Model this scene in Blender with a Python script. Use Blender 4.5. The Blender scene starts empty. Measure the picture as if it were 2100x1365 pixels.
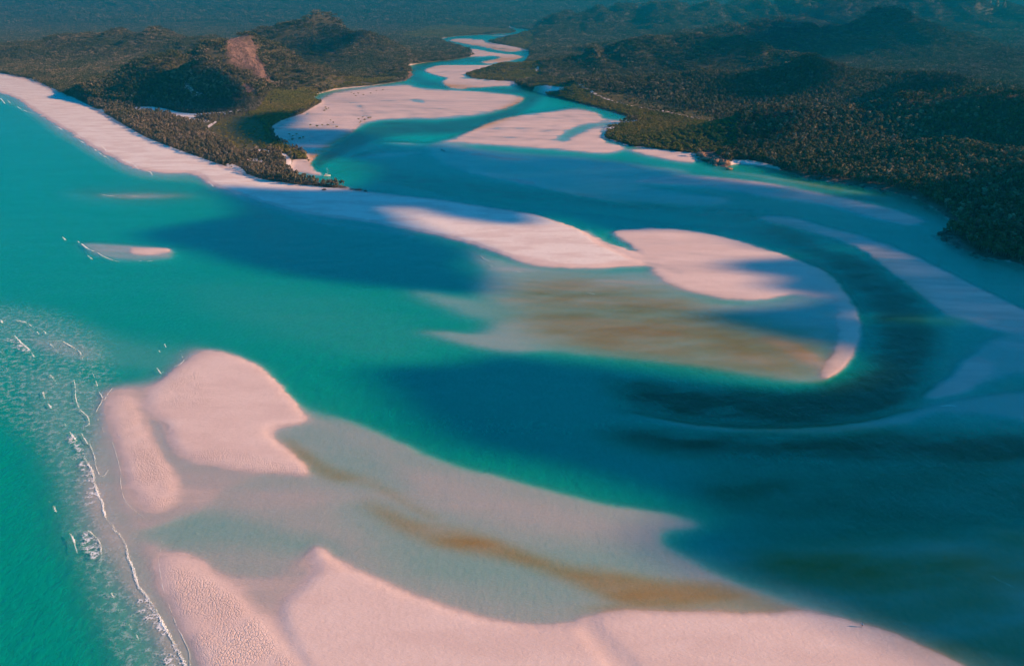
import bpy, bmesh, math, random
import numpy as np
from mathutils import Vector, Matrix

random.seed(7)
RNG = np.random.default_rng(7)
S = bpy.context.scene
COL = S.collection

# ------------------------------------------------------------------ camera
CAM_H = 175.0
LENS = 28.0
FPX = 2100.0 * LENS / 36.0
HORIZON = 12.0
PITCH = math.atan((682.5 - HORIZON) / FPX)
CP, SP = math.cos(PITCH), math.sin(PITCH)
cam_data = bpy.data.cameras.new("camera")
cam_data.lens = LENS
cam_data.sensor_width = 36.0
cam_data.clip_start = 1.0
cam_data.clip_end = 60000.0
cam = bpy.data.objects.new("camera", cam_data)
cam.location = (0, 0, CAM_H)
cam.rotation_euler = (math.pi / 2 - PITCH, 0, 0)
COL.objects.link(cam)
S.camera = cam

# ------------------------------------------------------------------ light
SUN_EL = math.radians(20.5)
SUN_AZ = math.radians(-4.0)          # 0 = straight from +X, positive = turned towards +Y
SUN_DIR = Vector((math.cos(SUN_EL) * math.cos(SUN_AZ), math.cos(SUN_EL) * math.sin(SUN_AZ), math.sin(SUN_EL)))
sun_data = bpy.data.lights.new("sun", 'SUN')
sun_data.energy = 5.0
sun_data.angle = math.radians(0.53)
sun_data.color = (1.0, 0.56, 0.26)
sun = bpy.data.objects.new("sun", sun_data)
sun.rotation_euler = SUN_DIR.to_track_quat('Z', 'Y').to_euler()
sun.location = (600, 0, 900)
COL.objects.link(sun)

W = bpy.data.worlds.new("World")
S.world = W
W.use_nodes = True
nt = W.node_tree
bg = nt.nodes["Background"]
sky = nt.nodes.new("ShaderNodeTexSky")
sky.sky_type = 'NISHITA'
sky.sun_disc = False
sky.sun_elevation = SUN_EL
sky.sun_rotation = math.pi / 2 - SUN_AZ
sky.altitude = 2500
sky.air_density = 1.0
sky.dust_density = 0.0
sky.ozone_density = 5.0
hs = nt.nodes.new("ShaderNodeHueSaturation")
hs.inputs["Saturation"].default_value = 1.2
hs.inputs["Hue"].default_value = 0.485
nt.links.new(sky.outputs[0], hs.inputs["Color"])
tn = nt.nodes.new("ShaderNodeMix")
tn.data_type = 'RGBA'
tn.blend_type = 'MULTIPLY'
tn.inputs[0].default_value = 1.0
nt.links.new(hs.outputs[0], tn.inputs[6])
tn.inputs[7].default_value = (0.10, 0.80, 0.82, 1)
nt.links.new(tn.outputs[2], bg.inputs[0])
bg.inputs[1].default_value = 0.15

S.view_settings.view_transform = 'Standard'
S.view_settings.look = 'None'
S.view_settings.exposure = 0.97
S.view_settings.gamma = 1.0
S.render.engine = 'CYCLES'
S.cycles.use_denoising = True
S.cycles.use_adaptive_sampling = True
S.cycles.adaptive_threshold = 0.03
S.cycles.max_bounces = 3
S.cycles.diffuse_bounces = 1
S.cycles.glossy_bounces = 1
S.cycles.transparent_max_bounces = 12
S.cycles.volume_bounces = 0
S.cycles.caustics_reflective = False
S.cycles.caustics_refractive = False


# ------------------------------------------------------------------ numeric helpers
def ground(px, py):
    a = (px - 1050.0) / FPX
    b = (682.5 - py) / FPX
    t = CAM_H / (SP - b * CP)
    return a * t, (CP + b * SP) * t


def row_of(Y):                       # image row of the ground at distance Y
    vF = Y * CP + CAM_H * SP
    vU = Y * SP - CAM_H * CP
    return 682.5 - FPX * vU / vF


def project(X, Y, Z):
    vF = Y * CP - (Z - CAM_H) * SP
    vU = Y * SP + (Z - CAM_H) * CP
    return 1050 + FPX * X / vF, 682.5 - FPX * vU / vF


def height_for(Y, py):
    b = (682.5 - py) / FPX
    return CAM_H + Y * (b * CP - SP) / (CP + b * SP)


def _hash(ix, iy, seed):
    n = (ix.astype(np.int64) * 374761393 + iy.astype(np.int64) * 668265263 + seed * 1442695041) & 0x7fffffff
    n = ((n ^ (n >> 13)) * 1274126177) & 0x7fffffff
    return ((n ^ (n >> 16)) & 0xffff) / 65535.0


def vnoise(x, y, seed=0):
    ix, iy = np.floor(x), np.floor(y)
    fx, fy = x - ix, y - iy
    fx = fx * fx * (3 - 2 * fx)
    fy = fy * fy * (3 - 2 * fy)
    a = _hash(ix, iy, seed)
    b = _hash(ix + 1, iy, seed)
    c = _hash(ix, iy + 1, seed)
    d = _hash(ix + 1, iy + 1, seed)
    return (a * (1 - fx) + b * fx) * (1 - fy) + (c * (1 - fx) + d * fx) * fy


def fbm(x, y, seed=0, octv=4):
    s, amp, tot = 0.0, 1.0, 0.0
    for o in range(octv):
        s = s + amp * vnoise(x * 2 ** o + 17.3 * o, y * 2 ** o - 9.1 * o, seed + o)
        tot += amp
        amp *= 0.5
    return s / tot


def sstep(a, b, x):
    t = np.clip((x - a) / (b - a), 0, 1)
    return t * t * (3 - 2 * t)


# plan of the estuary, drawn on a chart that thins out with distance
RX0, SX, NX = -620.0, 3.0, 1120
RY0, SY, NY = 12.0, 2.0, 900
CHX = RX0 + SX * np.arange(NX)
CHY = RY0 + SY * np.arange(NY)


def crom(pts, n=7, closed=True):
    P = np.array(pts, float)
    m = len(P)
    out = []
    rng = range(m) if closed else range(m - 1)
    for i in rng:
        if closed:
            p0, p1, p2, p3 = P[(i - 1) % m], P[i], P[(i + 1) % m], P[(i + 2) % m]
        else:
            p0, p1, p2, p3 = P[max(i - 1, 0)], P[i], P[i + 1], P[min(i + 2, m - 1)]
        for k in range(n):
            t = k / n
            out.append(0.5 * ((2 * p1) + (-p0 + p2) * t + (2 * p0 - 5 * p1 + 4 * p2 - p3) * t * t
                              + (-p0 + 3 * p1 - 3 * p2 + p3) * t ** 3))
    if not closed:
        out.append(P[-1])
    return np.array(out)


def box(a, r, axis):
    if r < 0.5:
        return a
    r = int(round(r))
    pad = [(0, 0), (0, 0)]
    pad[axis] = (r + 1, r)
    c = np.cumsum(np.pad(a, pad, mode='edge'), axis=axis)
    n = 2 * r + 1
    if axis == 0:
        return (c[n:] - c[:-n]) / n
    return (c[:, n:] - c[:, :-n]) / n


def blur(a, bx, by):
    for _ in range(3):
        a = box(a, bx / SX * 0.58, 1)
        a = box(a, by / SY * 0.58, 0)
    return a


def mask(pts, bx=4.0, by=None, smooth=True):
    """blurred coverage of a closed outline; returns window slices and the coverage"""
    if by is None:
        by = bx * 0.5
    P = crom(pts) if smooth else np.array(pts, float)
    u = (P[:, 0] - RX0) / SX
    v = (P[:, 1] - RY0) / SY
    mx, my = int(bx / SX * 2.2) + 3, int(by / SY * 2.2) + 3
    x0, x1 = max(0, int(u.min()) - mx), min(NX, int(u.max()) + mx + 2)
    y0, y1 = max(0, int(v.min()) - my), min(NY, int(v.max()) + my + 2)
    ss = 2
    tog = np.zeros(((y1 - y0) * ss, (x1 - x0) * ss + 1))
    n = len(P)
    for i in range(n):
        ua, va, ub, vb = u[i], v[i], u[(i + 1) % n], v[(i + 1) % n]
        if va == vb:
            continue
        if va > vb:
            ua, va, ub, vb = ub, vb, ua, va
        r0 = max(0, math.ceil((va - y0) * ss - 0.5))
        r1 = min(tog.shape[0] - 1, math.ceil((vb - y0) * ss - 0.5) - 1)
        if r1 < r0:
            continue
        rr = np.arange(r0, r1 + 1)
        vv = (rr + 0.5) / ss + y0
        xx = ua + (vv - va) / (vb - va) * (ub - ua)
        cc = np.clip(np.ceil((xx - x0) * ss).astype(int), 0, tog.shape[1] - 1)
        np.add.at(tog, (rr, cc), 1)
    ins = (np.cumsum(tog, axis=1)[:, :-1] % 2)
    ins = ins.reshape(y1 - y0, ss, x1 - x0, ss).mean(axis=(1, 3))
    return (slice(y0, y1), slice(x0, x1)), blur(ins, bx, by)


def paint(arr, pts, val, bx=4.0, by=None, k=1.0, smooth=True):
    w, m = mask(pts, bx, by, smooth)
    m = m * k
    arr[w] = arr[w] * (1 - m) + val * m


def stroke(pts, width):
    """outline of a band of given width (scalar or per point) along a polyline"""
    P = crom(pts, 5, closed=False)
    T = np.gradient(P, axis=0)
    T /= np.maximum(np.linalg.norm(T, axis=1, keepdims=True), 1e-6)
    N = np.stack([-T[:, 1], T[:, 0]], 1)
    wd = np.interp(np.linspace(0, 1, len(P)), np.linspace(0, 1, np.size(width)), np.ravel(width)) / 2
    return np.concatenate([P + N * wd[:, None], (P - N * wd[:, None])[::-1]])


def sample(arr, px, py):
    u = np.clip((px - RX0) / SX, 0, NX - 1.001)
    v = np.clip((py - RY0) / SY, 0, NY - 1.001)
    iu, iv = u.astype(int), v.astype(int)
    fu, fv = u - iu, v - iv
    return ((arr[iv, iu] * (1 - fu) + arr[iv, iu + 1] * fu) * (1 - fv)
            + (arr[iv + 1, iu] * (1 - fu) + arr[iv + 1, iu + 1] * fu) * fv)


# ------------------------------------------------------------------ chart: bed heights
E = np.full((NY, NX), -2.2)
# bay
paint(E, [(-620, 260), (60, 285), (200, 345), (420, 420), (300, 460), (100, 430), (-620, 430)], -2.6, 60, 20)
paint(E, [(-620, 640), (150, 640), (420, 700), (640, 820), (900, 900), (1300, 980), (1100, 880), (800, 720), (400, 640), (0, 560)], -2.3, 60, 25)
paint(E, [(380, 580), (700, 600), (900, 680), (820, 740), (600, 700), (420, 640)], -1.5, 60, 25)
paint(E, [(-620, 700), (80, 900), (120, 1100), (200, 1365), (230, 1800), (-620, 1800)], -2.7, 50, 40)
# deep channel round the big bar
paint(E, stroke([(640, 330), (760, 345), (900, 375), (1100, 405), (1400, 440), (1560, 455), (1720, 530), (1830, 620), (1860, 700), (1810, 790),
                 (1650, 835), (1450, 830), (1280, 800)], [30, 30, 34, 36, 36, 40, 80, 120, 130, 120, 90, 80, 60]), -4.4, 26, 12)
paint(E, [(940, 770), (1060, 775), (1200, 800), (1240, 840), (1180, 855), (1060, 840), (980, 815)], -2.0, 34, 16)
paint(E, [(1240, 870), (1400, 880), (1700, 900), (2100, 880), (2700, 900), (2700, 1000), (1800, 960), (1400, 920)], -4.6, 50, 16)
paint(E, [(1500, 960), (1900, 930), (2400, 920), (2400, 1050), (1900, 1050), (1600, 1040)], -2.6, 60, 26)
# right-hand shallows in the shade
paint(E, [(1380, 1130), (1560, 1110), (1800, 1095), (2100, 1085), (2740, 1080), (2740, 1800), (1900, 1800), (1600, 1260)], -0.50, 70, 30)
paint(E, stroke([(1900, 1120), (2000, 1160), (2100, 1210), (2300, 1300)], [20, 50, 70, 90]), -0.22, 30, 18)
paint(E, stroke([(2000, 1075), (2100, 1100), (2300, 1110)], [10, 40, 60]), -0.6, 20, 10)
# shoal off the point
paint(E, [(-620, 560), (0, 620), (150, 650), (270, 690), (385, 712), (390, 740), (330, 775), (215, 800), (205, 900), (240, 1060), (200, 1020), (120, 900), (60, 780), (-620, 690)], -1.0, 34, 20)
paint(E, [(60, 690), (150, 700), (205, 720), (190, 740), (110, 735)], -0.4, 20, 10)
paint(E, [(100, 770), (180, 770), (205, 830), (195, 900), (160, 870), (110, 830)], -0.65, 24, 16)
paint(E, [(0, 700), (150, 745), (300, 760), (280, 785), (150, 775), (0, 745)], -1.9, 24, 10)
# near shelf
paint(E, stroke([(90, 760), (130, 900), (165, 1050), (215, 1180), (280, 1320), (350, 1480)], [120, 120, 110, 110, 120, 140]), -0.75, 46, 30)
paint(E, [(380, 712), (440, 711), (545, 750), (640, 836), (770, 880), (900, 940), (1060, 985), (1240, 1030), (1425, 1062), (1440, 1085), (1360, 1105),
          (1500, 1180), (1700, 1260), (1900, 1345), (2050, 1450), (2100, 1800), (330, 1800), (330, 1420), (300, 1300), (230, 1180), (180, 1080), (160, 1000), (175, 920), (195, 840), (225, 790), (330, 768)],
      -0.13, 22, 14)
paint(E, [(640, 836), (770, 880), (900, 940), (1060, 985), (1240, 1030), (1425, 1062), (1300, 1075), (1100, 1030), (900, 975), (760, 920)], -0.20, 26, 14)
paint(E, [(560, 885), (640, 870), (720, 895), (790, 950), (850, 1010), (760, 1000), (690, 985), (640, 950), (600, 915)], -0.26, 30, 16)
paint(E, [(700, 1010), (820, 1030), (1000, 1080), (1200, 1110), (1330, 1130), (1400, 1180), (1300, 1230), (1100, 1240), (900, 1200), (760, 1120)], -0.30, 60, 34)
paint(E, [(300, 1085), (360, 1060), (450, 1055), (560, 1080), (680, 1110), (700, 1150), (600, 1130), (480, 1120), (380, 1125), (310, 1110)], -0.36, 40, 20)
paint(E, [(215, 800), (330, 790), (395, 730), (440, 722), (545, 770), (620, 850), (560, 890), (560, 960), (470, 1000), (420, 1040), (330, 1075), (270, 1075), (235, 980), (212, 880)], -0.05, 12, 7)
paint(E, [(395, 737), (440, 724), (490, 730), (545, 765), (600, 825), (630, 860), (600, 868), (548, 880), (560, 905), (612, 940), (635, 970), (580, 968), (500, 960), (440, 947), (388, 938), (358, 912), (345, 870), (308, 838), (310, 808), (345, 775)], 0.5, 13, 11)
paint(E, [(236, 818), (262, 812), (284, 845), (300, 890), (340, 955), (360, 1000), (348, 1032), (315, 1042), (285, 1012), (260, 962), (238, 890), (226, 845)], 0.34, 16, 13)
paint(E, [(290, 1120), (360, 1135), (450, 1170), (560, 1180), (640, 1128), (680, 1160), (720, 1250), (760, 1400), (860, 1800), (460, 1800), (420, 1400), (370, 1280), (330, 1210)], 0.0, 14, 10)
paint(E, [(330, 1155), (390, 1145), (440, 1180), (500, 1235), (560, 1290), (612, 1350), (660, 1440), (760, 1800), (500, 1800), (430, 1400), (385, 1290), (350, 1220)], 0.42, 22, 18)
paint(E, [(640, 1133), (662, 1128), (695, 1155), (760, 1186), (850, 1226), (950, 1260), (1010, 1276), (1110, 1288), (1190, 1281), (1230, 1264), (1300, 1256), (1420, 1256), (1550, 1254), (1640, 1258), (1730, 1272), (1820, 1296),
          (1920, 1335), (2010, 1390), (2100, 1500), (2150, 1800), (760, 1800), (660, 1440), (612, 1340), (586, 1285), (584, 1240), (620, 1208), (655, 1172)], 0.55, 16, 13)
paint(E, stroke([(1195, 1270), (1215, 1300), (1250, 1340), (1300, 1400), (1350, 1500)], [30, 34, 40, 50, 60]), 0.16, 14, 12, 0.9)
paint(E, [(745, 1028), (790, 1042), (850, 1072), (950, 1088), (1050, 1122), (1150, 1157), (1250, 1168), (1350, 1190), (1480, 1200), (1570, 1228), (1620, 1250), (1520, 1256), (1400, 1252), (1280, 1240), (1180, 1195), (1060, 1150), (950, 1130), (860, 1102), (800, 1070)], -0.18, 30, 16)
paint(E, stroke([(585, 900), (640, 948), (690, 975), (760, 990), (830, 1030), (900, 1068)], [6, 26, 26, 12, 12, 8]), -0.22, 12, 7)
# islets off the beach
paint(E, [(120, 390), (260, 380), (430, 395), (430, 410), (300, 424), (160, 415)], -1.3, 26, 9)
paint(E, [(200, 399), (290, 396), (405, 400), (350, 406), (270, 409), (210, 404)], -0.25, 10, 4)
paint(E, [(160, 498), (250, 499), (350, 508), (364, 520), (345, 533), (270, 537), (200, 526)], -0.30, 9, 5)
paint(E, [(267, 514), (290, 512), (352, 510), (346, 518), (300, 523), (274, 521)], 0.35, 3, 2)
# long beach and spit
paint(E, [(-620, -20), (-300, 82), (0, 148), (130, 190), (300, 280), (420, 325), (540, 368), (700, 386), (760, 393), (900, 409), (1000, 424), (1090, 438), (1165, 460), (1245, 495), (1350, 540),
          (1260, 551), (1180, 553), (1090, 546), (1035, 527), (960, 501), (850, 476), (740, 456), (620, 440), (520, 411), (440, 385), (390, 359), (330, 357), (270, 345), (200, 311), (130, 268), (60, 225), (0, 193), (-300, 118), (-620, 40)], 0.9, 6, 3)
paint(E, stroke([(-300, 114), (0, 196), (130, 272), (270, 350), (400, 362), (450, 390), (620, 445), (850, 482)], [5, 8, 12, 12, 10, 8, 10, 12]), -0.22, 7, 4, 0.8)
paint(E, [(960, 505), (1030, 528), (1090, 548), (1260, 556), (1150, 575), (1020, 560), (960, 535)], -0.35, 20, 8)
# big bar inside the bend
paint(E, [(975, 565), (1040, 535), (1180, 558), (1340, 548), (1480, 612), (1640, 604), (1725, 640), (1722, 740), (1705, 782), (1640, 786), (1540, 772), (1430, 754), (1300, 737), (1180, 724), (1060, 717), (1000, 712), (965, 690), (1010, 645), (965, 602)], -0.32, 30, 13)
paint(E, [(820, 592), (920, 598), (1070, 638), (1010, 662), (920, 642)], -0.5, 26, 10)
paint(E, [(850, 678), (960, 680), (1110, 712), (1060, 726), (960, 712)], -0.3, 22, 8)
paint(E, stroke([(1010, 700), (1200, 722), (1450, 748), (1640, 776), (1700, 776)], [10, 10, 12, 14, 14]), -0.30, 14, 6)
paint(E, stroke([(1560, 690), (1640, 720), (1700, 765)], [10, 30, 20]), -0.12, 12, 6)
paint(E, stroke([(1380, 690), (1500, 720), (1620, 765)], [10, 16, 14]), -0.25, 14, 7)
paint(E, [(1250, 478), (1300, 467), (1400, 469), (1500, 487), (1600, 517), (1690, 551), (1736, 592), (1767, 645), (1770, 692), (1748, 744), (1702, 780), (1688, 764), (1712, 705), (1700, 632), (1640, 606), (1560, 616), (1480, 614), (1400, 594), (1340, 562), (1325, 540), (1290, 508)], 0.32, 9, 5)
paint(E, stroke([(1200, 470), (1240, 500), (1300, 528), (1345, 545), (1400, 560)], [14, 12, 8, 5, 6]), 0.04, 7, 4, 0.85)
paint(E, [(1640, 600), (1700, 600), (1720, 640), (1700, 700), (1650, 690), (1600, 640)], -0.20, 16, 9, 0.8)
# bars in the lee
paint(E, [(1540, 443), (1620, 443), (1700, 466), (1790, 492), (1890, 533), (1990, 583), (2105, 640), (2300, 740), (2300, 790), (2110, 700), (2010, 672), (1930, 642), (1840, 575), (1750, 508), (1650, 478), (1570, 458)], 0.10, 6, 2.5)
paint(E, [(1270, 344), (1400, 355), (1500, 364), (1600, 377), (1700, 397), (1800, 419), (1875, 440), (1900, 456), (1860, 464), (1780, 447), (1700, 425), (1600, 410), (1500, 393), (1400, 383), (1240, 374)], 0.08, 6, 2.2)
paint(E, [(890, 285), (1000, 306), (1200, 322), (1330, 338), (1420, 352), (1300, 376), (1500, 408), (1420, 426), (1250, 412), (1120, 388), (1010, 366), (930, 346), (880, 318)], -0.40, 10, 5)
paint(E, stroke([(960, 352), (1060, 372), (1180, 398), (1340, 428)], [4, 10, 13, 5]), 0.06, 6, 2.5)
paint(E, stroke([(1440, 440), (1480, 432), (1560, 434)], [3, 7, 3]), 0.0, 5, 2.5)
paint(E, stroke([(1290, 345), (1200, 340), (1060, 330), (920, 305)], [8, 10, 10, 6]), 0.0, 8, 3)
paint(E, stroke([(720, 320), (800, 318), (870, 312)], [4, 12, 6]), -0.2, 10, 4)
paint(E, [(1885, 818), (1945, 768), (1985, 726), (2040, 690), (2125, 684), (2300, 720), (2300, 800), (2120, 770), (2040, 786), (1960, 814)], -0.30, 16, 9)
paint(E, [(1895, 815), (1950, 772), (1990, 730), (2030, 740), (2040, 765), (1970, 808)], 0.06, 8, 5)
paint(E, [(1284, 838), (1400, 861), (1550, 871), (1700, 866), (1850, 843), (1960, 818), (2100, 800), (2300, 830), (2300, 880), (1960, 850), (1860, 872), (1700, 893), (1500, 890), (1380, 876)], -0.35, 16, 7)
paint(E, stroke([(1800, 650), (1880, 652), (1990, 662)], [6, 24, 20]), -1.2, 20, 8)
paint(E, stroke([(1560, 446), (1700, 468), (1800, 496), (1900, 538), (2000, 588), (2120, 648)], [3, 4, 5, 6, 6, 8]), 0.3, 4, 2)
paint(E, stroke([(1940, 640), (2020, 655), (2110, 672), (2300, 720)], [8, 14, 18, 24]), 0.0, 8, 4)
paint(E, stroke([(2030, 700), (2100, 712), (2200, 735)], [6, 14, 20]), -0.05, 8, 5)
paint(E, stroke([(760, 372), (840, 384), (900, 398), (980, 412)], [2, 4, 5, 3]), -0.15, 6, 2.5)
# upper flats
paint(E, [(640, 340), (700, 300), (760, 262), (830, 252), (920, 250), (1000, 240), (1060, 224), (1090, 205), (1070, 195), (900, 180), (840, 165), (850, 140), (900, 126), (1040, 131), (1085, 125), (1090, 112), (1060, 100), (960, 88), (900, 82), (990, 70), (1120, 66),
          (1100, 80), (1095, 140), (1070, 176), (1180, 212), (1130, 226), (1040, 238), (960, 268), (880, 292), (760, 310), (700, 330)], -4.6, 8, 4)
paint(E, [(640, 214), (680, 189), (740, 180), (830, 172), (870, 180), (1000, 187), (1062, 194), (1081, 204), (1052, 221), (992, 236), (910, 246), (830, 247), (760, 254), (705, 288), (655, 322), (645, 340), (668, 362), (620, 358), (588, 346), (600, 300), (572, 290), (556, 270), (556, 255), (590, 244), (630, 230)], 0.22, 6, 2.5)
paint(E, stroke([(548, 262), (575, 262), (620, 264), (690, 258)], [12, 9, 4, 2]), -0.18, 5, 2.5)
paint(E, stroke([(556, 292), (585, 302), (640, 312), (680, 308)], [12, 9, 10, 6]), -0.2, 6, 2.5)
paint(E, stroke([(618, 236), (640, 234), (662, 237)], [2, 4, 2]), -0.2, 3, 2)
paint(E, stroke([(651, 202), (662, 196), (690, 190), (720, 185)], [4, 6, 3, 2]), -0.5, 3, 2)
paint(E, stroke([(660, 211), (700, 211), (730, 215), (742, 225), (758, 244)], [3, 4, 5, 9, 6]), -0.16, 4, 2)
paint(E, [(846, 206), (852, 203), (864, 207), (870, 212), (860, 212)], -0.35, 3, 1.5)
paint(E, stroke([(760, 214), (840, 204), (900, 210), (1000, 216), (1060, 208)], [3, 4, 4, 3, 3]), -0.02, 8, 2.0, 0.8)
paint(E, stroke([(800, 228), (880, 222), (960, 228), (1040, 220)], [2, 3, 4, 2]), 0.0, 8, 2.0, 0.7)
paint(E, stroke([(690, 238), (740, 232), (800, 238)], [3, 5, 2]), 0.0, 8, 2.0, 0.7)
paint(E, stroke([(900, 242), (980, 236), (1050, 222)], [3, 7, 3]), -0.06, 8, 2.5, 0.9)
paint(E, stroke([(580, 282), (640, 284), (690, 280)], [10, 16, 6]), -0.02, 10, 4, 0.8)
paint(E, [(867, 143), (902, 134), (972, 134), (1082, 129), (1076, 134), (990, 146), (955, 154), (970, 161), (942, 161), (911, 161), (873, 151)], 0.25, 4, 1.6)
paint(E, [(904, 166), (925, 160), (972, 162), (1010, 166), (1062, 169), (1064, 177), (1010, 179), (982, 182), (934, 184), (906, 176)], 0.2, 4, 1.6)
paint(E, [(934, 94), (953, 99), (982, 102), (1020, 109), (1060, 113), (1077, 118), (1058, 125), (1026, 131), (982, 131), (990, 126), (1022, 120), (1010, 117), (967, 119), (962, 106)], 0.25, 4, 1.4)
paint(E, [(916, 84), (944, 79), (999, 83), (1000, 87), (1029, 91), (1088, 104), (1068, 107), (1036, 108), (982, 97), (936, 89)], 0.25, 3, 1.2)
paint(E, [(985, 76), (1043, 72), (1086, 75), (1080, 78), (1040, 76)], 0.2, 3, 1.2)
paint(E, [(1086, 70), (1098, 69), (1104, 70), (1092, 72)], 0.2, 3, 1.2)
paint(E, [(900, 291), (930, 282), (1000, 250), (1040, 239), (1130, 227), (1180, 221), (1228, 230), (1245, 243), (1315, 248), (1247, 262), (1240, 286), (1262, 294), (1290, 306), (1240, 318), (1150, 311), (1050, 304), (960, 298)], 0.2, 7, 3)
paint(E, [(1280, 308), (1320, 304), (1400, 311), (1424, 317), (1430, 334), (1410, 337), (1350, 327), (1310, 318)], 0.28, 6, 2.5)
paint(E, stroke([(1148, 288), (1172, 274), (1212, 259), (1256, 256)], [12, 16, 10, 4]), -0.7, 6, 3)
paint(E, stroke([(1050, 305), (1110, 296), (1150, 286)], [3, 5, 4]), -0.04, 8, 3, 0.8)
paint(E, stroke([(960, 276), (1040, 266), (1130, 262), (1200, 250)], [2, 4, 4, 2]), 0.0, 9, 2.5, 0.8)
paint(E, stroke([(1060, 246), (1130, 240), (1220, 240)], [2, 4, 3]), 0.0, 9, 2.5, 0.8)
paint(E, stroke([(930, 180), (990, 180), (1050, 178)], [4, 5, 3]), 0.0, 5, 1.5, 0.8)
paint(E, stroke([(890, 150), (950, 148), (990, 145)], [1.5, 2, 2]), 0.0, 5, 1.3, 0.8)
paint(E, stroke([(940, 93), (1000, 97), (1050, 104)], [1.5, 2, 2]), -0.1, 4, 1.2, 0.9)
paint(E, [(766, 293), (830, 290), (882, 297), (830, 300)], 0.15, 5, 2)
paint(E, stroke([(652, 331), (680, 331), (706, 335)], [6, 4, 1]), -0.05, 3, 2)
paint(E, stroke([(1450, 345), (1560, 362), (1700, 385), (1830, 408)], [4, 10, 10, 6]), -0.35, 10, 4)

# land
LEFT_LAND = [(-620, -60), (-620, -20), (-300, 84), (0, 151), (70, 164), (130, 193), (210, 231), (260, 261), (300, 284), (350, 304), (420, 329), (480, 349), (540, 371), (600, 381), (690, 389), (718, 387), (704, 382), (662, 378), (620, 367), (596, 350), (602, 328), (634, 331),
             (626, 316), (590, 301), (566, 286), (557, 262), (580, 248), (620, 235), (662, 211), (642, 205), (650, 194), (690, 184), (760, 177), (832, 167), (850, 155), (838, 140), (832, 136), (870, 130), (920, 125), (966, 118), (960, 105), (940, 97), (905, 88), (899, 82), (930, 76),
             (1000, 72), (1045, 70), (1062, 67), (1040, 60), (1046, 55), (1050, 40), (1050, -60)]
RIGHT_LAND = [(1054, -60), (1054, 40), (1052, 55), (1052, 58), (1100, 65), (1114, 69), (1092, 77), (1040, 80), (1000, 84), (1012, 90), (1060, 98), (1086, 104), (1091, 112), (1080, 128), (1060, 136), (1000, 142), (953, 153), (968, 161), (1020, 167), (1066, 168), (1060, 176), (1100, 190), (1160, 206), (1240, 226),
              (1312, 248), (1245, 262), (1240, 283), (1290, 300), (1380, 312), (1430, 318), (1445, 332), (1490, 344), (1510, 337), (1560, 341), (1605, 350), (1660, 368), (1740, 378), (1820, 392), (1880, 408), (1920, 430), (1966, 465), (1926, 480), (1942, 496), (2000, 522), (2060, 535), (2120, 547), (2400, 640), (2740, 760), (2740, -60)]
LAND = np.zeros((NY, NX))
for L in (LEFT_LAND, RIGHT_LAND):
    Lc = [(x, max(y, -20)) for x, y in L]
    w, m = mask(Lc, 3.0, 1.5, smooth=False)
    LAND[w] = np.maximum(LAND[w], m)
LAND[:22, :] = 1.0
E = E * (1 - LAND) + 1.6 * LAND
INLAND = np.clip((blur(LAND, 16, 6) - 0.5) * 2.0, 0, 1)

# bare sand inside the land, mangrove ground, grass
VEG = LAND.copy()
for pts, wd in (([(278, 228), (330, 230), (375, 238), (420, 239), (470, 234), (512, 227)], [3, 6, 7, 7, 5, 3]),
                ([(355, 239), (390, 248), (430, 252)], [4, 9, 3]), ([(445, 252), (430, 262), (420, 268)], [3, 5, 2]),
                ([(410, 276), (445, 276)], [2, 1.5]), ([(452, 291), (460, 302)], [4, 3]), ([(474, 312), (482, 318)], [4, 2]),
                ([(524, 310), (545, 313), (556, 315)], [3, 5, 2]), ([(508, 330), (540, 334)], [4, 6]), ([(580, 318), (592, 330), (592, 345), (585, 352)], [5, 8, 9, 5]),
                ([(466, 340), (485, 346), (505, 357)], [4, 6, 3]), ([(380, 216), (425, 217)], [2, 2]),
                ([(1095, 186), (1120, 191), (1160, 196)], [3, 5, 2]), ([(1180, 195), (1260, 214), (1320, 226)], [1.5, 2, 2]), ([(1340, 226), (1400, 240), (1480, 256)], [1.5, 2, 2.5]),
                ([(1350, 281), (1386, 282)], [2, 4]), ([(1238, 268), (1262, 265), (1275, 264)], [5, 3, 1]), ([(1098, 158), (1108, 155)], [3, 2]),
                ([(190, 226), (215, 230)], [2, 4]), ([(1495, 336), (1540, 338), (1600, 349)], [4, 9, 4])):
    w, m = mask(stroke(pts, wd), 2.5, 1.2, smooth=False)
    VEG[w] *= 1 - m
MANG = np.zeros((NY, NX))
for pts in ([(440, 262), (520, 232), (560, 205), (640, 190), (660, 210), (580, 250), (556, 270), (560, 290), (600, 310), (634, 330), (600, 326), (560, 310), (500, 312), (460, 290)],
            [(953, 153), (1000, 142), (1060, 136), (1110, 150), (1110, 165), (1060, 168), (980, 162)],
            [(1080, 180), (1180, 195), (1340, 232), (1480, 262), (1510, 310), (1480, 325), (1430, 320), (1290, 300), (1240, 284), (1246, 262), (1312, 248), (1160, 206)],
            [(640, 190), (760, 165), (832, 160), (760, 178), (690, 186)],
            [(900, 84), (960, 74), (1060, 68), (1000, 60), (880, 60), (820, 80)], [(1000, 84), (1040, 80), (1090, 77), (1100, 90), (1086, 104), (1060, 98)]):
    w, m = mask(pts, 4, 2)
    MANG[w] = np.maximum(MANG[w], m)
MEADOW = np.zeros((NY, NX))
for pts in ([(430, 252), (520, 238), (560, 290), (560, 306), (500, 318), (470, 300), (430, 278)], [(1160, 190), (1300, 205), (1480, 240), (1500, 262), (1400, 244), (1260, 215)]):
    w, m = mask(pts, 6, 3)
    MEADOW[w] = np.maximum(MEADOW[w], m)

# tea-coloured drifts of leaf litter, and stain that darkens channels and right-hand water
STAIN = np.zeros((NY, NX))


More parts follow.
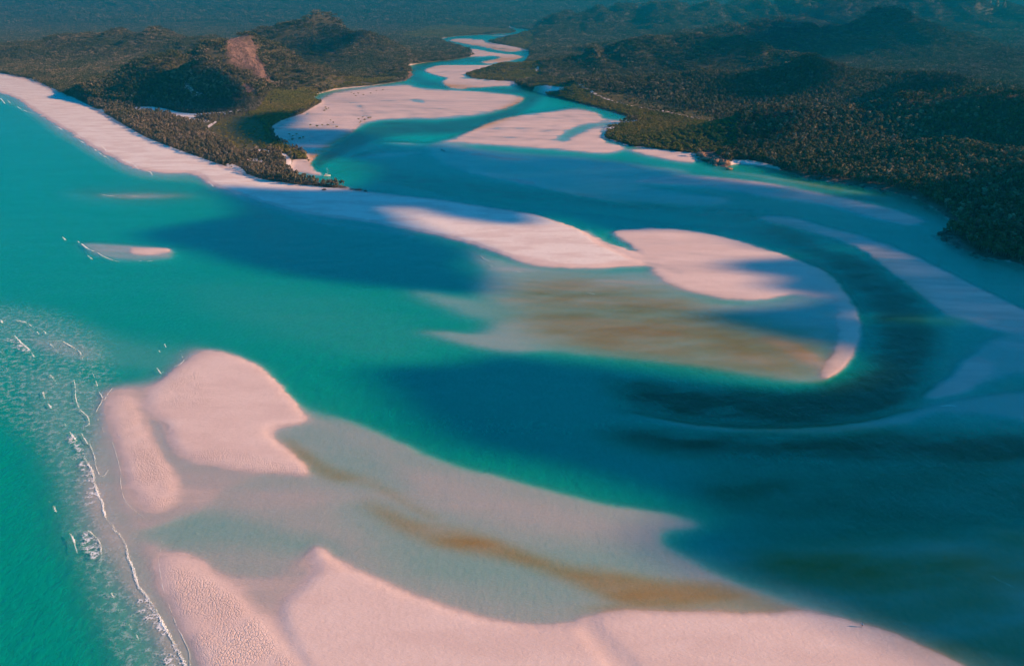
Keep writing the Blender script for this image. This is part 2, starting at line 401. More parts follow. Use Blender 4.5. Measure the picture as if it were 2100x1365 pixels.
def drift(pts, k, bx, by=None, band=None):
    w, m = mask(pts if band is None else stroke(pts, band), bx, by)
    STAIN[w] = np.maximum(STAIN[w], m * k)


drift([(585, 900), (640, 948), (690, 975), (760, 990), (830, 1030), (900, 1068)], 0.5, 16, 9, [6, 22, 24, 10, 8, 6])
drift([(745, 1028), (790, 1042), (850, 1072), (950, 1088), (1050, 1122), (1150, 1157), (1250, 1168), (1350, 1190), (1480, 1200), (1570, 1228), (1620, 1250), (1520, 1256), (1400, 1252), (1280, 1240), (1180, 1195), (1060, 1150), (950, 1130), (860, 1102), (800, 1070)], 0.62, 26, 14)
drift([(1180, 1250), (1400, 1215), (1560, 1225), (1660, 1258), (1500, 1258), (1300, 1255)], 0.35, 30, 12)
drift([(1060, 590), (1200, 575), (1350, 600), (1500, 650), (1700, 700), (1680, 768), (1500, 762), (1300, 730), (1150, 700), (1070, 650)], 0.72, 70, 28)
drift([(1240, 770), (1400, 800), (1600, 815), (1720, 840), (1600, 862), (1400, 850), (1280, 820)], 0.5, 40, 14)
drift([(1780, 640), (1900, 645), (1960, 665), (1860, 668)], 0.6, 26, 9)
drift([(1500, 1130), (1700, 1120), (2000, 1130), (2200, 1200), (1900, 1230), (1650, 1210)], 0.85, 70, 30)
drift([(1500, 1060), (1800, 1040), (2300, 1060), (2400, 1500), (2050, 1400), (1750, 1270)], 0.5, 80, 40)
drift([(150, 390), (260, 384), (420, 400), (300, 418)], 0.25, 20, 8)
drift([(1560, 330), (1700, 372), (1860, 400), (1920, 440), (1800, 420), (1650, 385)], 0.4, 20, 6)
drift([(1240, 880), (1500, 890), (1900, 880), (2200, 900), (2200, 950), (1800, 950), (1400, 930)], 0.85, 60, 18)
drift([(1560, 460), (1720, 535), (1830, 625), (1860, 700), (1810, 790), (1650, 835), (1450, 830), (1280, 800)], 1.1, 40, 18, [14, 40, 90, 110, 100, 80, 70, 40])
drift([(1450, 960), (1900, 940), (2300, 950), (2300, 1080), (1800, 1090), (1500, 1050)], 0.6, 70, 30)
drift([(640, 335), (720, 290), (800, 265), (920, 262), (1010, 245), (1080, 210), (1100, 190), (1000, 184), (880, 172), (850, 150), (900, 128), (1080, 122), (1085, 112), (960, 92), (920, 78), (1100, 68)], 0.9, 8, 4, [30, 34, 30, 26, 26, 26, 16, 6, 12, 18, 10, 8, 8, 4, 4, 3])
drift([(700, 335), (860, 370), (1060, 398), (1400, 432), (1560, 450)], 0.45, 26, 9, [20, 26, 26, 22, 14])
drift([(1820, 680), (1880, 640), (1930, 700), (1860, 790), (1780, 800)], 0.35, 50, 24)

# sheets of surf foam
FOAM = np.zeros((NY, NX))
for pts in ([(157, 932), (172, 932), (190, 968), (194, 988), (182, 990), (164, 962)], [(172, 1036), (180, 1010), (195, 996), (208, 1030), (192, 1030)],
            [(166, 1098), (186, 1092), (205, 1120), (206, 1152), (176, 1132)], [(278, 1222), (300, 1218), (330, 1268), (350, 1306), (318, 1294), (284, 1252)],
            [(334, 1336), (352, 1312), (380, 1368), (400, 1420), (345, 1400)], [(10, 690), (40, 700), (66, 722), (30, 715)], [(140, 888), (165, 905), (175, 935), (150, 915)]):
    w, m = mask(pts, 6, 4)
    FOAM[w] = np.maximum(FOAM[w], m * 1.5)
w, m = mask([(-200, 640), (60, 640), (200, 700), (230, 800), (200, 900), (240, 1060), (300, 1200), (390, 1400), (280, 1400), (170, 1150), (110, 950), (-100, 760)], 30, 20)
FOAM[w] = np.maximum(FOAM[w], 0.32 * m)
w, m = mask(stroke([(-300, 118), (0, 200), (130, 276), (270, 352), (400, 370), (440, 392)], [6, 10, 16, 16, 10, 4]), 5, 3)
FOAM[w] = np.maximum(FOAM[w], 0.4 * m)

# polygonal crazing where the bars dry out
CRACK = np.zeros((NY, NX))
for pts in ([(345, 1170), (420, 1190), (500, 1250), (580, 1340), (640, 1450), (480, 1500), (430, 1380), (390, 1290)], [(232, 820), (262, 815), (300, 890), (350, 980), (350, 1030), (310, 1035), (262, 950)],
            [(330, 780), (380, 745), (420, 800), (430, 830), (340, 830)], [(380, 930), (450, 925), (560, 945), (630, 970), (500, 962)]):
    w, m = mask(pts, 14, 10)
    CRACK[w] = np.maximum(CRACK[w], m)

# ------------------------------------------------------------------ hills
RIDGES = [
    ([(290, 196, 150), (340, 190, 118), (400, 186, 106), (440, 184, 102), (470, 181, 78), (512, 178, 69), (545, 177, 92), (600, 178, 128), (680, 180, 160)], 170),
    ([(330, 208, 150), (390, 208, 134), (440, 206, 140), (480, 204, 160)], 110),
    ([(540, 132, 78), (600, 130, 46), (650, 129, 31), (690, 128, 42), (730, 128, 66), (780, 130, 98), (840, 136, 126)], 290),
    ([(40, 128, 92), (150, 124, 78), (240, 122, 68), (330, 123, 66), (420, 128, 84)], 380),
    ([(790, 154, 148), (822, 152, 137), (845, 153, 145)], 50),
    ([(-500, 45, -6), (0, 45, -12), (600, 45, -14), (950, 45, -12), (1080, 45, -8), (1105, 45, 2), (1130, 45, 12), (1150, 45, 16), (1185, 45, 13), (1230, 45, 6), (1280, 45, -6), (1600, 45, -14), (1930, 45, -12), (1985, 45, 4), (2030, 45, 22), (2075, 45, 24), (2130, 45, 18), (2500, 45, 0)], 2200),
    ([(1490, 292, 275), (1530, 290, 248), (1580, 288, 230), (1640, 287, 223), (1720, 287, 221), (1800, 287, 216), (1900, 290, 207), (2000, 300, 206), (2150, 320, 215), (2500, 360, 240)], 115),
    ([(1960, 345, 300), (2040, 360, 312), (2150, 390, 330), (2400, 430, 350)], 110),
    ([(1100, 186, 174), (1200, 190, 164), (1300, 192, 164), (1400, 195, 158), (1520, 198, 140), (1600, 198, 124), (1700, 198, 128), (1780, 198, 126), (1900, 205, 140), (1990, 215, 166), (2100, 235, 205), (2300, 260, 240)], 175),
    ([(1095, 150, 122), (1150, 150, 108), (1230, 150, 100), (1300, 150, 88), (1400, 150, 82), (1470, 150, 80), (1540, 152, 92), (1620, 156, 112)], 195),
    ([(1300, 112, 88), (1380, 112, 76), (1450, 112, 58), (1550, 112, 50), (1700, 112, 40), (1822, 115, 27), (1880, 118, 50), (1950, 122, 88), (2020, 130, 124), (2150, 150, 150)], 400),
    ([(1180, 72, 40), (1240, 75, 22), (1330, 75, 12), (1450, 75, 10), (1550, 75, 4), (1700, 75, -10), (1850, 75, -12), (1950, 75, -5), (1990, 76, 8), (2030, 77, 20), (2100, 77, 23), (2250, 80, 10), (2600, 80, 4)], 1000),
]


def hill_height(X, Y):
    acc = np.zeros_like(X)
    wob = 1 + 0.35 * (fbm(X / 260, Y / 260, 5, 3) - 0.5)
    for pts, wid in RIDGES:
        P = np.array(pts, float)
        gx, gy = ground(P[:, 0], P[:, 1])
        gz = np.maximum(height_for(gy, P[:, 2]), 1.0)
        best = np.zeros_like(X)
        for i in range(len(P) - 1):
            ax, ay, bx_, by_ = gx[i], gy[i], gx[i + 1], gy[i + 1]
            dx, dy = bx_ - ax, by_ - ay
            t = np.clip(((X - ax) * dx + (Y - ay) * dy) / (dx * dx + dy * dy), 0, 1)
            dd = np.hypot(X - ax - t * dx, Y - ay - t * dy) * wob
            h = (gz[i] + (gz[i + 1] - gz[i]) * t) * np.exp(-1.9 * (dd / wid) ** 1.6)
            best = np.maximum(best, h)
        acc += best ** 4
    h = acc ** 0.25
    g = fbm(X / 110, Y / 110, 21, 4) - 0.5
    g2 = np.abs(fbm(X / 170 + 5, Y / 170, 33, 3) - 0.5) * 2
    sp = 1 - 2 * np.abs(fbm(X / 150 + 0.8 * vnoise(X / 200, Y / 200, 3), Y / 420, 44, 3) - 0.5) * 2
    calm = 1 - 0.75 * sstep(5200, 8000, Y)
    g, g2, sp = g * calm, 0.5 + (g2 - 0.5) * calm, 0.55 + (sp - 0.55) * calm
    h = h * (1 + 0.18 * g - 0.14 * (0.5 - g2) + 0.42 * np.clip(sp - 0.62, -0.6, 0.35)) + np.minimum(h, 8) * 0.3 * g
    return h


def terrain(X, Y):
    """bed / land height and the chart coordinates of ground points"""
    wa = np.clip(Y / 300.0, 0.6, 4.0)
    Xw = X + wa * (2.4 * (fbm(X / 9, Y / 9, 71, 3) - 0.5) + 0.7 * (vnoise(X / 1.7, Y / 1.7, 72) - 0.5))
    Yw = Y + wa * (2.0 * (fbm(X / 9, Y / 9, 81, 3) - 0.5) + 0.7 * (vnoise(X / 1.7, Y / 1.7, 82) - 0.5))
    e = sample(E, 1050 + FPX * Xw / (Yw * CP + CAM_H * SP), row_of(Yw))
    py = row_of(Y)
    px = 1050 + FPX * X / (Y * CP + CAM_H * SP)
    land = sample(LAND, px, py)
    # slow undulation and tidal ripples of the sand
    und = (fbm(X / 70 + 0.3 * vnoise(X / 40, Y / 40, 6), Y / 13, 3, 4) - 0.5)
    rip = np.sin(2 * np.pi * (Y + 0.25 * X + 9 * fbm(X / 45, Y / 30, 8, 3)) / 11.0)
    near = sstep(320, 620, Y)
    rip2 = np.sin(2 * np.pi * (Y + 0.42 * X + 26 * fbm(X / 110, Y / 70, 18, 3)) / 34.0) * sstep(800, 1050, Y) * sstep(0.40, 0.58, fbm(X / 210, Y / 150, 58, 3))
    flat = np.clip(1 - np.abs(e) / 1.0, 0, 1) * (1 - land)
    e = e + flat * ((0.20 + 0.62 * near) * und + 0.10 * rip2 + 0.10 * rip * near * sstep(0.35, 0.6, fbm(X / 130, Y / 90, 51, 3)))
    e = e + (1 - land) * np.clip(-e - 0.6, 0, 1.5) * 0.45 * und
    e = np.where(land > 0.02, e + land * sample(INLAND, px, py) * hill_height(X, Y), e)
    return e, land, px, py


# rows: fine near the camera, then a constant ratio
rows = []
py = 1790.0
while True:
    Yd = ground(0, py)[1]
    rows.append(Yd)
    nxt = ground(0, py - 3.0)[1]
    if nxt - Yd > 0.0085 * Yd:
        break
    py -= 3.0
while rows[-1] < 15500:
    rows.append(rows[-1] * 1.0085)
rows = np.array(rows)
cols = np.concatenate([np.arange(-560, 2660, 3.2)])
NR, NC = len(rows), len(cols)
GY = np.repeat(rows[:, None], NC, 1)
GX = (cols[None, :] - 1050) / FPX * (GY * CP + CAM_H * SP)
TZ, TL, TPX, TPY = terrain(GX, GY)
print("terrain grid", NR, NC)


def new_mesh_obj(name, verts, faces, mat=None, parent=None, smooth=True):
    me = bpy.data.meshes.new(name)
    verts = np.asarray(verts, np.float32)
    faces = np.asarray(faces, np.int32)
    k = faces.shape[1]
    me.vertices.add(len(verts))
    me.vertices.foreach_set("co", verts.ravel())
    me.loops.add(faces.size)
    me.loops.foreach_set("vertex_index", faces.ravel())
    me.polygons.add(len(faces))
    me.polygons.foreach_set("loop_start", np.arange(len(faces), dtype=np.int32) * k)
    me.polygons.foreach_set("loop_total", np.full(len(faces), k, np.int32))
    if smooth:
        me.polygons.foreach_set("use_smooth", np.ones(len(faces), bool))
    me.update(calc_edges=True)
    me.validate()
    if mat:
        me.materials.append(mat)
    o = bpy.data.objects.new(name, me)
    COL.objects.link(o)
    if parent:
        o.parent = parent
    return o


def attr(o, name, vals):
    a = o.data.attributes.new(name, 'FLOAT', 'POINT')
    a.data.foreach_set("value", np.asarray(vals, np.float32).ravel())


def tag(o, label=None, cat=None, group=None, kind=None):
    if label:
        o["label"] = label
    if cat:
        o["category"] = cat
    if group:
        o["group"] = group
    if kind:
        o["kind"] = kind
    return o


# ------------------------------------------------------------------ materials
class Mat:
    def __init__(self, name):
        self.m = bpy.data.materials.new(name)
        self.m.use_nodes = True
        self.t = self.m.node_tree
        self.t.nodes.clear()
        self.out = self.n("ShaderNodeOutputMaterial")

    def n(self, kind, **kw):
        nd = self.t.nodes.new(kind)
        for k, v in kw.items():
            setattr(nd, k, v)
        return nd

    def put(self, sock, v):
        if hasattr(v, "links") or isinstance(v, bpy.types.NodeSocket):
            self.t.links.new(v, sock)
        else:
            sock.default_value = v

    def attr(self, name):
        return self.n("ShaderNodeAttribute", attribute_name=name).outputs["Fac"]

    def math(self, op, a, b=0.0, c=None, clamp=False):
        nd = self.n("ShaderNodeMath", operation=op, use_clamp=clamp)
        self.put(nd.inputs[0], a)
        self.put(nd.inputs[1], b)
        if c is not None:
            self.put(nd.inputs[2], c)
        return nd.outputs[0]

    def mix(self, f, a, b):
        nd = self.n("ShaderNodeMix", data_type='RGBA')
        self.put(nd.inputs[0], f)
        for s, v in ((nd.inputs[6], a), (nd.inputs[7], b)):
            self.put(s, v if not isinstance(v, tuple) else (*v, 1.0))
        return nd.outputs[2]

    def ramp(self, v, lo, hi):
        nd = self.n("ShaderNodeMapRange", interpolation_type='SMOOTHSTEP')
        self.put(nd.inputs[0], v)
        nd.inputs[1].default_value = lo
        nd.inputs[2].default_value = hi
        return nd.outputs[0]

    def pos(self, scale=(1, 1, 1), rot=0.0):
        g = self.n("ShaderNodeNewGeometry")
        mp = self.n("ShaderNodeMapping")
        mp.inputs["Scale"].default_value = scale
        mp.inputs["Rotation"].default_value = (0, 0, rot)
        self.t.links.new(g.outputs["Position"], mp.inputs[0])
        return mp.outputs[0]

    def noise(self, vec, scale, detail=3, rough=0.55, dist=0.0):
        nd = self.n("ShaderNodeTexNoise")
        self.put(nd.inputs["Vector"], vec)
        nd.inputs["Scale"].default_value = scale
        nd.inputs["Detail"].default_value = detail
        nd.inputs["Roughness"].default_value = rough
        nd.inputs["Distortion"].default_value = dist
        return nd.outputs["Fac"]

    def bump(self, h, strength, dist, nrm=None):
        b = self.n("ShaderNodeBump")
        self.put(b.inputs["Height"], h)
        self.put(b.inputs["Strength"], strength)
        b.inputs["Distance"].default_value = dist
        if nrm:
            self.put(b.inputs["Normal"], nrm)
        return b.outputs[0]

    def surf(self, color, rough=0.8, nrm=None, spec=0.2):
        p = self.n("ShaderNodeBsdfPrincipled")
        self.put(p.inputs["Base Color"], color if not isinstance(color, tuple) else (*color, 1.0))
        self.put(p.inputs["Roughness"], rough)
        p.inputs["Specular IOR Level"].default_value = spec
        if nrm:
            self.put(p.inputs["Normal"], nrm)
        self.t.links.new(p.outputs[0], self.out.inputs[0])
        return p


def make_ground_mat():
    M = Mat("sand_and_soil")
    z = M.n("ShaderNodeSeparateXYZ")
    g = M.n("ShaderNodeNewGeometry")
    M.t.links.new(g.outputs["Position"], z.inputs[0])
    Z = z.outputs[2]
    P = M.pos()
    wet_n = M.noise(M.pos((0.3, 1, 1)), 0.09, 5, 0.6)
    zz = M.math('ADD', Z, M.math('MULTIPLY', M.math('SUBTRACT', wet_n, 0.5), 0.28))
    dry = M.ramp(zz, 0.02, 0.40)
    sand_dry = M.mix(M.noise(P, 0.035, 4, 0.6), (0.74, 0.55, 0.49), (0.82, 0.64, 0.585))
    sand_wet = (0.63, 0.48, 0.44)
    sand_dry = M.mix(M.ramp(Z, 0.66, 0.88), sand_dry, (0.87, 0.76, 0.70))
    sand_dry = M.mix(M.math('MULTIPLY', M.ramp(M.noise(M.pos((0.4, 1, 1), 0.5), 0.05, 3, 0.6), 0.42, 0.62), 0.5), sand_dry, (0.66, 0.48, 0.435))
    rill = M.noise(M.pos((0.9, 0.25, 0), 0.95), 0.22, 4, 0.6, 1.2)
    sand_dry = M.mix(M.math('MULTIPLY', M.ramp(M.math('ABSOLUTE', M.math('SUBTRACT', rill, 0.5)), 0.035, 0.0), 0.22), sand_dry, (0.58, 0.43, 0.38))
    sand = M.mix(dry, sand_wet, sand_dry)
    damp = M.noise(M.pos((0.16, 0.8, 0), 0.12), 0.16, 4, 0.62, 0.6)
    za = M.math('ADD', Z, M.math('MULTIPLY', M.math('SUBTRACT', damp, 0.5), 0.55))
    sand = M.mix(M.math('MULTIPLY', M.math('SUBTRACT', 1.0, M.ramp(za, -0.04, 0.16)), 0.75), sand, (0.47, 0.385, 0.355))
    sand = M.mix(M.math('MULTIPLY', M.ramp(M.noise(P, 0.6, 4, 0.65), 0.35, 0.75), 0.22), sand, (0.62, 0.47, 0.40))
    st = M.attr("stain")
    sand = M.mix(M.math('MULTIPLY', st, 0.82), sand, (0.46, 0.24, 0.075))
    soil = M.mix(M.ramp(M.noise(P, 0.05, 5, 0.65), 0.3, 0.7), (0.045, 0.042, 0.026), (0.10, 0.082, 0.048))
    mead = M.mix(M.ramp(M.noise(P, 0.12, 4, 0.65), 0.3, 0.7), (0.085, 0.075, 0.022), (0.15, 0.115, 0.04))
    soil = M.mix(M.attr("meadow"), soil, mead)
    col = M.mix(M.ramp(M.math('ADD', M.attr("veg"), M.math('MULTIPLY', M.math('SUBTRACT', M.noise(P, 0.22, 3), 0.5), 0.5)), 0.35, 0.65), sand, soil)
    rk = M.pos((1, 1, 0.25))
    rock = M.mix(M.ramp(M.noise(rk, 0.10, 6, 0.7, 0.6), 0.35, 0.65), (0.11, 0.065, 0.055), (0.30, 0.18, 0.145))
    rock = M.mix(M.ramp(M.noise(P, 0.05, 3), 0.68, 0.72), rock, (0.62, 0.42, 0.28))
    rf = M.attr("rock")
    col = M.mix(rf, col, rock)
    # relief: crazing, ripples, grain
    vo = M.n("ShaderNodeTexVoronoi", feature='DISTANCE_TO_EDGE')
    wv = M.n("ShaderNodeVectorMath", operation='ADD')
    M.t.links.new(M.pos((1.0, 0.75, 0)), wv.inputs[0])
    nz = M.n("ShaderNodeTexNoise")
    nz.inputs["Scale"].default_value = 0.5
    M.t.links.new(P, nz.inputs["Vector"])
    M.t.links.new(nz.outputs["Color"], wv.inputs[1])
    M.t.links.new(wv.outputs[0], vo.inputs["Vector"])
    vo.inputs["Scale"].default_value = 1.1
    cr = M.ramp(vo.outputs["Distance"], 0.0, 0.16)
    ck = M.math('MULTIPLY', M.attr("crack"), M.ramp(M.noise(M.pos(), 0.07, 3, 0.6), 0.3, 0.62))
    col2 = M.mix(M.math('MULTIPLY', M.math('MULTIPLY', ck, 0.35), M.math('SUBTRACT', 1.0, cr)), col, (0.58, 0.42, 0.36))
    rp = M.noise(M.pos((0.5, 1.0, 0.0), 0.9), 1.15, 2, 0.6, 0.8)
    h = M.math('ADD', M.math('MULTIPLY', M.math('MULTIPLY', cr, ck), 0.45), M.math('MULTIPLY', rp, 0.32))
    n1 = M.bump(h, 0.85, 0.38)
    n2 = M.bump(M.noise(rk, 0.09, 6, 0.7), M.math('MULTIPLY', rf, 0.9), 6.0, n1)
    rgh = M.math('SUBTRACT', 0.92, M.math('MULTIPLY', M.math('SUBTRACT', 1.0, dry), 0.35))
    M.surf(col2, rgh, n2, 0.15)
    return M.m


def make_water_mat():
    M = Mat("sea_water")
    chop = M.noise(M.pos((1.0, 0.5, 0), 0.5), 0.62, 3, 0.65, 0.5)
    dep0 = M.math('MAXIMUM', M.attr("depth"), 0.0)
    dep = M.math('MULTIPLY', dep0, M.math('MULTIPLY_ADD', chop, 0.9, 0.55))  # chop mottles the depth tint, standing in for light refracted by ripples
    st = M.attr("stain")
    # light lost on the way through the water
    att = M.n("ShaderNodeCombineXYZ")
    for i, k in enumerate((0.95, 0.07, 0.125)):
        e_ = M.math('POWER', 2.71828, M.math('MULTIPLY', dep, -k))
        M.t.links.new(e_, att.inputs[i])
    tea = M.mix(st, (1, 1, 1), (0.97, 0.84, 0.62))
    tint = M.n("ShaderNodeMix", data_type='RGBA', blend_type='MULTIPLY')
    tint.inputs[0].default_value = 1.0
    M.t.links.new(att.outputs[0], tint.inputs[6])
    M.t.links.new(tea, tint.inputs[7])
    tr = M.n("ShaderNodeBsdfTransparent")
    M.t.links.new(tint.outputs[2], tr.inputs[0])
    body = M.n("ShaderNodeBsdfDiffuse")
    M.t.links.new(M.mix(st, (0.001, 0.47, 0.345), (0.016, 0.075, 0.040)), body.inputs[0])
    f_s = M.math('SUBTRACT', 1.0, M.math('POWER', 2.71828, M.math('MULTIPLY', dep, -0.22)))
    mx = M.n("ShaderNodeMixShader")
    M.put(mx.inputs[0], f_s)
    M.t.links.new(tr.outputs[0], mx.inputs[1])
    M.t.links.new(body.outputs[0], mx.inputs[2])
    # surface: wind chop
    c2 = M.noise(M.pos((1.0, 0.6, 0), -0.3), 0.12, 1, 0.55, 0.3)
    hh = M.math('ADD', M.math('MULTIPLY', chop, 0.6), c2)
    nrm = M.bump(hh, 0.65, 1.1)
    M.t.links.new(nrm, body.inputs["Normal"])
    gl = M.n("ShaderNodeBsdfGlossy")
    gl.inputs["Roughness"].default_value = 0.16
    gl.inputs[0].default_value = (1, 1, 1, 1)
    M.t.links.new(nrm, gl.inputs["Normal"])
    lw = M.n("ShaderNodeLayerWeight")
    M.t.links.new(nrm, lw.inputs["Normal"])
    fr = M.math('MULTIPLY_ADD', M.math('POWER', lw.outputs["Facing"], 5.0), 0.45, 0.02)
    film = M.ramp(M.attr("depth"), 0.0, 0.05)
    mg = M.n("ShaderNodeMixShader")
    M.put(mg.inputs[0], M.math('MULTIPLY', fr, film))
    M.t.links.new(mx.outputs[0], mg.inputs[1])
    M.t.links.new(gl.outputs[0], mg.inputs[2])
    # lacy foam
    vo = M.n("ShaderNodeTexVoronoi", feature='DISTANCE_TO_EDGE')
    vo.inputs["Scale"].default_value = 0.9
    wv = M.n("ShaderNodeVectorMath", operation='MULTIPLY_ADD')
    nz = M.n("ShaderNodeTexNoise")
    nz.inputs["Scale"].default_value = 0.45
    nz.inputs["Detail"].default_value = 4
    M.t.links.new(M.pos(), nz.inputs["Vector"])
    M.t.links.new(nz.outputs["Color"], wv.inputs[0])
    wv.inputs[1].default_value = (3.0, 3.0, 0)
    M.t.links.new(M.pos((1, 1, 0)), wv.inputs[2])
    M.t.links.new(wv.outputs[0], vo.inputs["Vector"])
    lace = M.math('SUBTRACT', 1.0, M.ramp(vo.outputs["Distance"], 0.02, 0.24))
    blot = M.ramp(M.noise(M.pos((1, 1, 0)), 0.33, 4, 0.65), 0.44, 0.64)
    f_f = M.math('MULTIPLY', M.math('MULTIPLY', lace, M.attr("foam")), blot, clamp=True)
    fo = M.n("ShaderNodeBsdfDiffuse")
    fo.inputs[0].default_value = (0.82, 0.85, 0.86, 1)
    mf = M.n("ShaderNodeMixShader")
    M.put(mf.inputs[0], f_f)
    M.t.links.new(mg.outputs[0], mf.inputs[1])
    M.t.links.new(fo.outputs[0], mf.inputs[2])
    M.t.links.new(mf.outputs[0], M.out.inputs[0])
    return M.m


def make_leaf_mat(name, c1, c2, c3):
    M = Mat(name)
    oi = M.n("ShaderNodeObjectInfo")
    rnd = oi.outputs["Random"]
    c = M.mix(M.ramp(rnd, 0.0, 0.6), c1, c2)
    c = M.mix(M.ramp(rnd, 0.72, 1.0), c, c3)
    pt = M.ramp(M.noise(M.pos(), 0.008, 3, 0.6), 0.38, 0.62)
    c = M.mix(M.math('MULTIPLY', pt, 0.55), c, tuple(x * f for x, f in zip(c1, (0.75, 1.05, 0.85))))
    v = M.noise(M.pos(), 0.9, 2)
    c = M.mix(M.math('MULTIPLY', v, 0.5), c, tuple(x * 0.5 for x in c1))
    d = M.n("ShaderNodeBsdfDiffuse")
    M.t.links.new(c, d.inputs[0])
    M.t.links.new(d.outputs[0], M.out.inputs[0])
    return M.m


def make_plain(name, c, rough=0.6, nscale=None, namp=0.25, spec=0.3):
    M = Mat(name)
    col = c
    if nscale:
        col = M.mix(M.math('MULTIPLY', M.ramp(M.noise(M.pos(), nscale, 4, 0.65), 0.3, 0.7), 1.0), tuple(x * (1 - namp) for x in c), tuple(min(1, x * (1 + namp)) for x in c))
    M.surf(col, rough, None, spec)
    return M.m


MAT_GROUND = make_ground_mat()
MAT_WATER = make_water_mat()
MAT_LEAF = make_leaf_mat("eucalypt_leaves", (0.085, 0.088, 0.040), (0.20, 0.165, 0.085), (0.42, 0.32, 0.21))  # palest leaf tone put in for sunlit crown tips
MAT_MANG = make_leaf_mat("mangrove_leaves", (0.18, 0.16, 0.045), (0.26, 0.21, 0.06), (0.31, 0.245, 0.08))
MAT_SCRUB = make_leaf_mat("casuarina_leaves", (0.12, 0.105, 0.070), (0.23, 0.19, 0.14), (0.36, 0.29, 0.23))
MAT_BARK = make_plain("grey_bark", (0.20, 0.155, 0.125), 0.9, 1.5)
MAT_ROCK = make_plain("weathered_rock", (0.27, 0.155, 0.105), 0.9, 0.8, 0.5)
MAT_DARKROCK = make_plain("dark_shore_rock", (0.085, 0.065, 0.055), 0.85, 0.8, 0.4)
MAT_FOAM = make_plain("white_foam", (0.86, 0.87, 0.87), 0.9, 2.0, 0.08)

# ------------------------------------------------------------------ ground sheet
idx = np.arange(NR * NC).reshape(NR, NC)
quads = np.stack([idx[:-1, :-1], idx[:-1, 1:], idx[1:, 1:], idx[1:, :-1]], -1).reshape(-1, 4)
# image position of the relief itself, for bare rock outcrops on the hill sides
HPX, HPY = project(GX, GY, TZ)
ROCKM = np.zeros((NY, NX))
for pts in ([(462, 72), (482, 70), (504, 84), (526, 108), (544, 138), (556, 168), (538, 164), (508, 142), (478, 140), (466, 106)], [(500, 70), (518, 82), (530, 100), (538, 112), (522, 104), (508, 88)],
            [(502, 168), (512, 175), (526, 190), (528, 200), (510, 198), (500, 182)], [(428, 136), (446, 152), (456, 160), (444, 154)]):
    w, m = mask(pts, 3, 2)
    ROCKM[w] = np.maximum(ROCKM[w], m)
rock_hill = sample(ROCKM, HPX, HPY) * (TZ > 8) * (GY > 1450) * (GY < 2150)
w, m = mask([(568, 20), (582, 24), (592, 33), (580, 31), (574, 26)], 2, 1)
QUARRY = np.zeros((NY, NX))
QUARRY[w] = m
rock_hill = np.maximum(rock_hill, sample(QUARRY, HPX, HPY) * (GY > 3500))
ROCKS = np.zeros((NY, NX))
for pts in ([(1430, 316), (1460, 320), (1490, 335), (1500, 345), (1475, 346), (1450, 338), (1440, 326)], [(1926, 478), (1960, 488), (2000, 518), (2100, 545), (2300, 610), (2300, 620), (2060, 540), (1990, 524), (1935, 496)],
            stroke([(1620, 358), (1740, 378), (1860, 402), (1930, 436), (1962, 464)], [3, 6, 8, 8, 6]), stroke([(700, 386), (722, 386), (745, 391)], [3, 5, 2]), [(826, 138), (848, 152), (846, 160), (826, 166), (838, 152)],
            [(572, 22), (580, 25), (590, 32), (580, 30)]):
    w, m = mask(pts, 3, 2)
    ROCKS[w] = np.maximum(ROCKS[w], m)
rock_attr = np.maximum(rock_hill, sample(ROCKS, TPX, TPY))
TZ = TZ + rock_attr * (1.2 * fbm(GX / 6, GY / 6, 77, 3) - 0.2)
terr = new_mesh_obj("terrain", np.stack([GX, GY, TZ], -1).reshape(-1, 3), quads, MAT_GROUND)
tag(terr, "pale pink tidal sand and dark forest floor of the inlet", "terrain", kind="structure")
VEGV = sample(VEG, TPX, TPY)
STV = sample(STAIN, TPX, TPY)
STV = STV * (0.35 + 1.3 * fbm(GX / 26 + 0.25 * GY / 20, GY / 9 - GX / 60, 91, 4))
attr(terr, "veg", VEGV)
attr(terr, "stain", np.clip(STV, 0, 1))
attr(terr, "rock", rock_attr)
attr(terr, "crack", sample(CRACK, TPX, TPY))
attr(terr, "meadow", sample(MEADOW, TPX, TPY))

# ------------------------------------------------------------------ water sheet
wet = (TZ < 0.06)
need = wet[:-1, :-1] | wet[:-1, 1:] | wet[1:, 1:] | wet[1:, :-1]
wq = quads[need.reshape(-1)]
used = np.unique(wq)
remap = np.full(NR * NC, -1)
remap[used] = np.arange(len(used))
wv_ = np.stack([GX.ravel()[used], GY.ravel()[used], np.zeros(len(used))], -1)
water = new_mesh_obj("water", wv_, remap[wq], MAT_WATER)
tag(water, "clear turquoise tidal water over white sand", "water", kind="structure")
attr(water, "depth", -TZ.ravel()[used])
attr(water, "stain", np.clip(STV.ravel()[used], 0, 1))
attr(water, "foam", sample(FOAM, TPX, TPY).ravel()[used])


def ground_z(x, y):
    e, l, a, b = terrain(np.array([float(x)]), np.array([float(y)]))
    return float(e[0])


